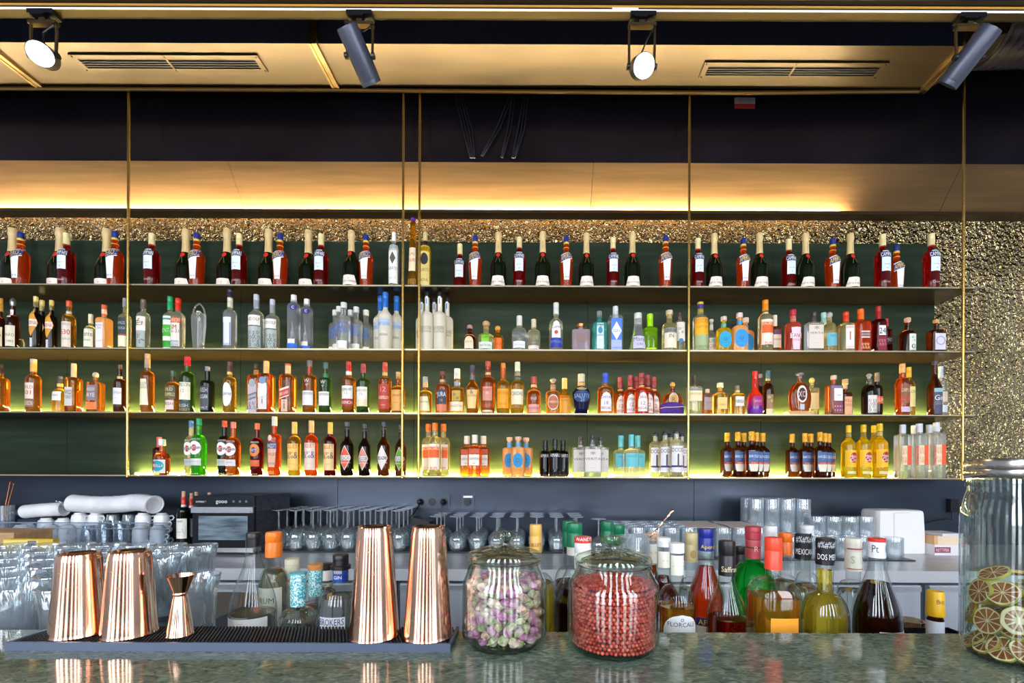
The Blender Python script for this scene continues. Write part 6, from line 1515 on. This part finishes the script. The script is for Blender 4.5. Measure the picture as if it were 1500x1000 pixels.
barb(1208, 788, .87, 74, 834, 'gold', [(826, 788, .39, '15141a', 'screw')], mexc(788, 'DOS MEXIC'), 'yellow mezcal bottle with printed black capsule, front of two', 906, 866, .36)
barb(1249.7, 788, .99, 54, 864, 'water', [(835, 788, .49, 'd8d6c8', 'screw')], [('r', 805.5, 803.5, 88, 'a83a3c', []), ('r', 834.5, 833.2, 88, 'b8484a', []), ('r', 826, 814, 60, None, [('S   S', 820, 11, 'b8a878')])], 'clear bottle with ivory capsule and thin red lines', 876, 850, .43)
barb(1284, 788, .88, 78, 852, 'cola', [(793, 788, .355, 'd83a30', 'screw'), (816, 793, .36, 'e4e6ea', 'screw')], [('r', 813, 797, 76, None, [('Pt   Hl', 804, 11, '4a4c58')]), ('r', 931, 927, 45, 'e4e4e6', [], 15)], 'dark cola coloured bottle with white capsule and red top', 908, 816, .33, st='cos')
# right end: tray, bitters, dish
p = at(1370, 865, 1.13)
t = thing('bitters_bottle', 'small brown bitters bottle with big yellow cap', 'bottle', (p.x, 1.13, RB + .013))
h = p.z - RB - .013
MB().lathe([(0, 0), (.0165, 0), (.0175, .003), (.0175, h * .52), (.015, h * .56), (.015, h * .6), (0, h * .6)], 28).build('bottle_body', glassm('brown'), t)
MB().lathe([(.0178, .004), (.0180, .004), (.0180, h * .5), (.0178, h * .5)], 28).build('label', ink('d8dce8'), t)
MB().lathe([(0, h * .58), (.0195, h * .58), (.0195, h * .68), (.0185, h * .70), (.0180, h * .97), (.0165, h), (0, h)], 28).build('cap', capm('e8b414'), t)
mb = MB(); S_ = .0187
vv, ff, wd = text2d('Bitt.')
mb.add([(S_ * math.sin(a * .010 / S_ - .0), -S_ * math.cos(a * .010 / S_), h * .84 + q * .011) for a, q in vv], ff); mb.build('lettering', ink('7a5a14'), t)
t = thing('caddy_tray', 'low black bar caddy behind the counter at right', 'caddy', (XZ(1366, 1.13), 1.13, RB + .0004))
MB().box(-.075, .075, -.05, -.045, 0, .045).box(-.075, .075, .045, .05, 0, .05).box(-.075, -.07, -.045, .045, 0, .045).box(.07, .075, -.045, .045, 0, .05).box(-.07, .07, -.045, .045, 0, .004).build('tray_body', M_black, t)
MB().tube([(.074, 0, .045), (.085, 0, .075), (.09, 0, .085)], .005, 8).build('side_arm', M_black, t)
t.location.x += .01
p = at(1336, 905, 1.22)
t = thing('cut_glass_bowl', 'small cut glass bowl beside the bitters bottle', 'bowl', (XZ(1334, 1.225), 1.225, RB + .0))
sec = lambda a, q: (q * (1 + .05 * math.cos(14 * a)) * math.sin(a), -q * (1 + .05 * math.cos(14 * a)) * math.cos(a))
MB().lathe([(0, 0), (.022, 0), (.024, .01), (.032, .055), (.030, .055), (.021, .012), (0, .010)], 56, sec).build('bowl_body', thin('smoked glass', 'd8c8b0', '6a5a48', .9), t)
# textured tumblers at the left, standing rim up
ht = EYE - .216 - GB
ct = thing('textured_tumbler', 'x', 'glass', (0, 0, -5), group='textured tumblers behind the bar')
r = .040
MB().lathe([(0, 0), (r * .68, 0), (r * .74, .004), (r * .80, ht * .4), (r * .88, ht * .75), (r * 1.04, ht * .985), (r * 1.02, ht), (r * .97, ht * .985), (r * .82, ht * .75), (r * .73, ht * .4), (r * .66, .014), (0, .012)], 40).build('glass_body', M_crackle, ct)
rowsZ = ((.845, [-.963, -.872]), (.94, [-1.07, -.98, -.885]), (1.035, [-1.19, -1.10, -1.01, -.92]), (1.13, [-1.29, -1.2, -1.11, -1.02, -.93]), (1.225, [-1.40, -1.31, -1.22, -1.13, -1.04, -.95]), (1.32, [-1.51, -1.42, -1.33, -1.24, -1.15, -1.06, -.97]))
for j, (Z, XS) in enumerate(rowsZ):
    for i, X in enumerate(XS):
        dup(ct, (X, Z, GB), i + j, 'textured clear tumbler, %s from left in the %s row behind bar' % (ORD[i], ORD[j]))
dup(ct, (XZ(289, .93), .93, RB + .081), 2, 'textured clear tumbler standing apart behind the copper jigger')
t = tag(MB().box(-.05, .05, -.05, .05, .0004, .080).build('coaster_stack', P('coaster cork', '4a3c30', .7)), 'block of dark coasters under the lone tumbler', 'coasters'); t.location = (XZ(289, .93), .93, RB)
kill(ct)

# ================================================================ the room behind the viewer: daylight windows
st('wall_rear', MB().box(-4.6, 4.4, -2.9, -2.8, 0, EYE + 2.6), P('rear wall', '5a4648', .7))
M_day = emitter('daylight sky', (.86, .92, 1.0), 10.5)
M_street = emitter('daylight street', (.93, .93, 1.0), 2.0)
k = 1
for cx, w in ((-3.9, .55), (-2.3, .42), (-.95, .26), (.22, .20), (1.35, .28), (2.65, .42), (3.95, .40)):
    o = MB().box(cx - w, cx + w, -2.799, -2.785, 1.32, 3.85).build('window_%d' % k, M_day)
    o['kind'] = 'structure'
    MB().box(cx - w, cx + w, -2.799, -2.785, .03, 1.26).build('lower_pane', M_street, o)
    fb = MB()
    for q in (-w, w): fb.box(cx + q - .035, cx + q + .035, -2.784, -2.75, 0, 3.9)
    fb.box(cx - w, cx + w, -2.784, -2.76, 3.84, 3.9).box(cx - w, cx + w, -2.799, -2.76, 1.26, 1.32)
    fb.build('window_frame', P('window frame', '3a3032', .5), o)
    k += 1
# world: the dim room round about
w = bpy.data.worlds.new('room'); SC.world = w; w.use_nodes = True
w.node_tree.nodes['Background'].inputs[0].default_value = (.62, .70, .85, 1)
w.node_tree.nodes['Background'].inputs[1].default_value = .42
# camera
cam = bpy.data.cameras.new('camera'); co = bpy.data.objects.new('camera', cam); COL.objects.link(co)
cam.sensor_width = 36; cam.lens = 36 * F / 1500
cam.shift_x = (750 - PX) / 1500; cam.shift_y = (PY - 500) / 1500
cam.clip_start = .02
co.location = (0, 0, EYE)
co.matrix_world = Matrix.Translation((0, 0, EYE)) @ Matrix.Rotation(PI / 2, 4, 'X') @ Matrix.Rotation(TH, 4, 'Z')
SC.camera = co
SC.view_settings.view_transform = 'Standard'; SC.view_settings.look = 'None'
SC.view_settings.gamma = 1; SC.view_settings.use_curve_mapping = False
SC.view_settings.exposure = 0.6
c = SC.cycles
c.max_bounces = 14; c.diffuse_bounces = 3; c.glossy_bounces = 5; c.transmission_bounces = 10; c.transparent_max_bounces = 48
c.sample_clamp_indirect = 6; c.blur_glossy = .6; c.use_denoising = True
try: c.denoiser = 'OPENIMAGEDENOISE'; c.denoising_input_passes = 'RGB_ALBEDO_NORMAL'
except Exception: pass
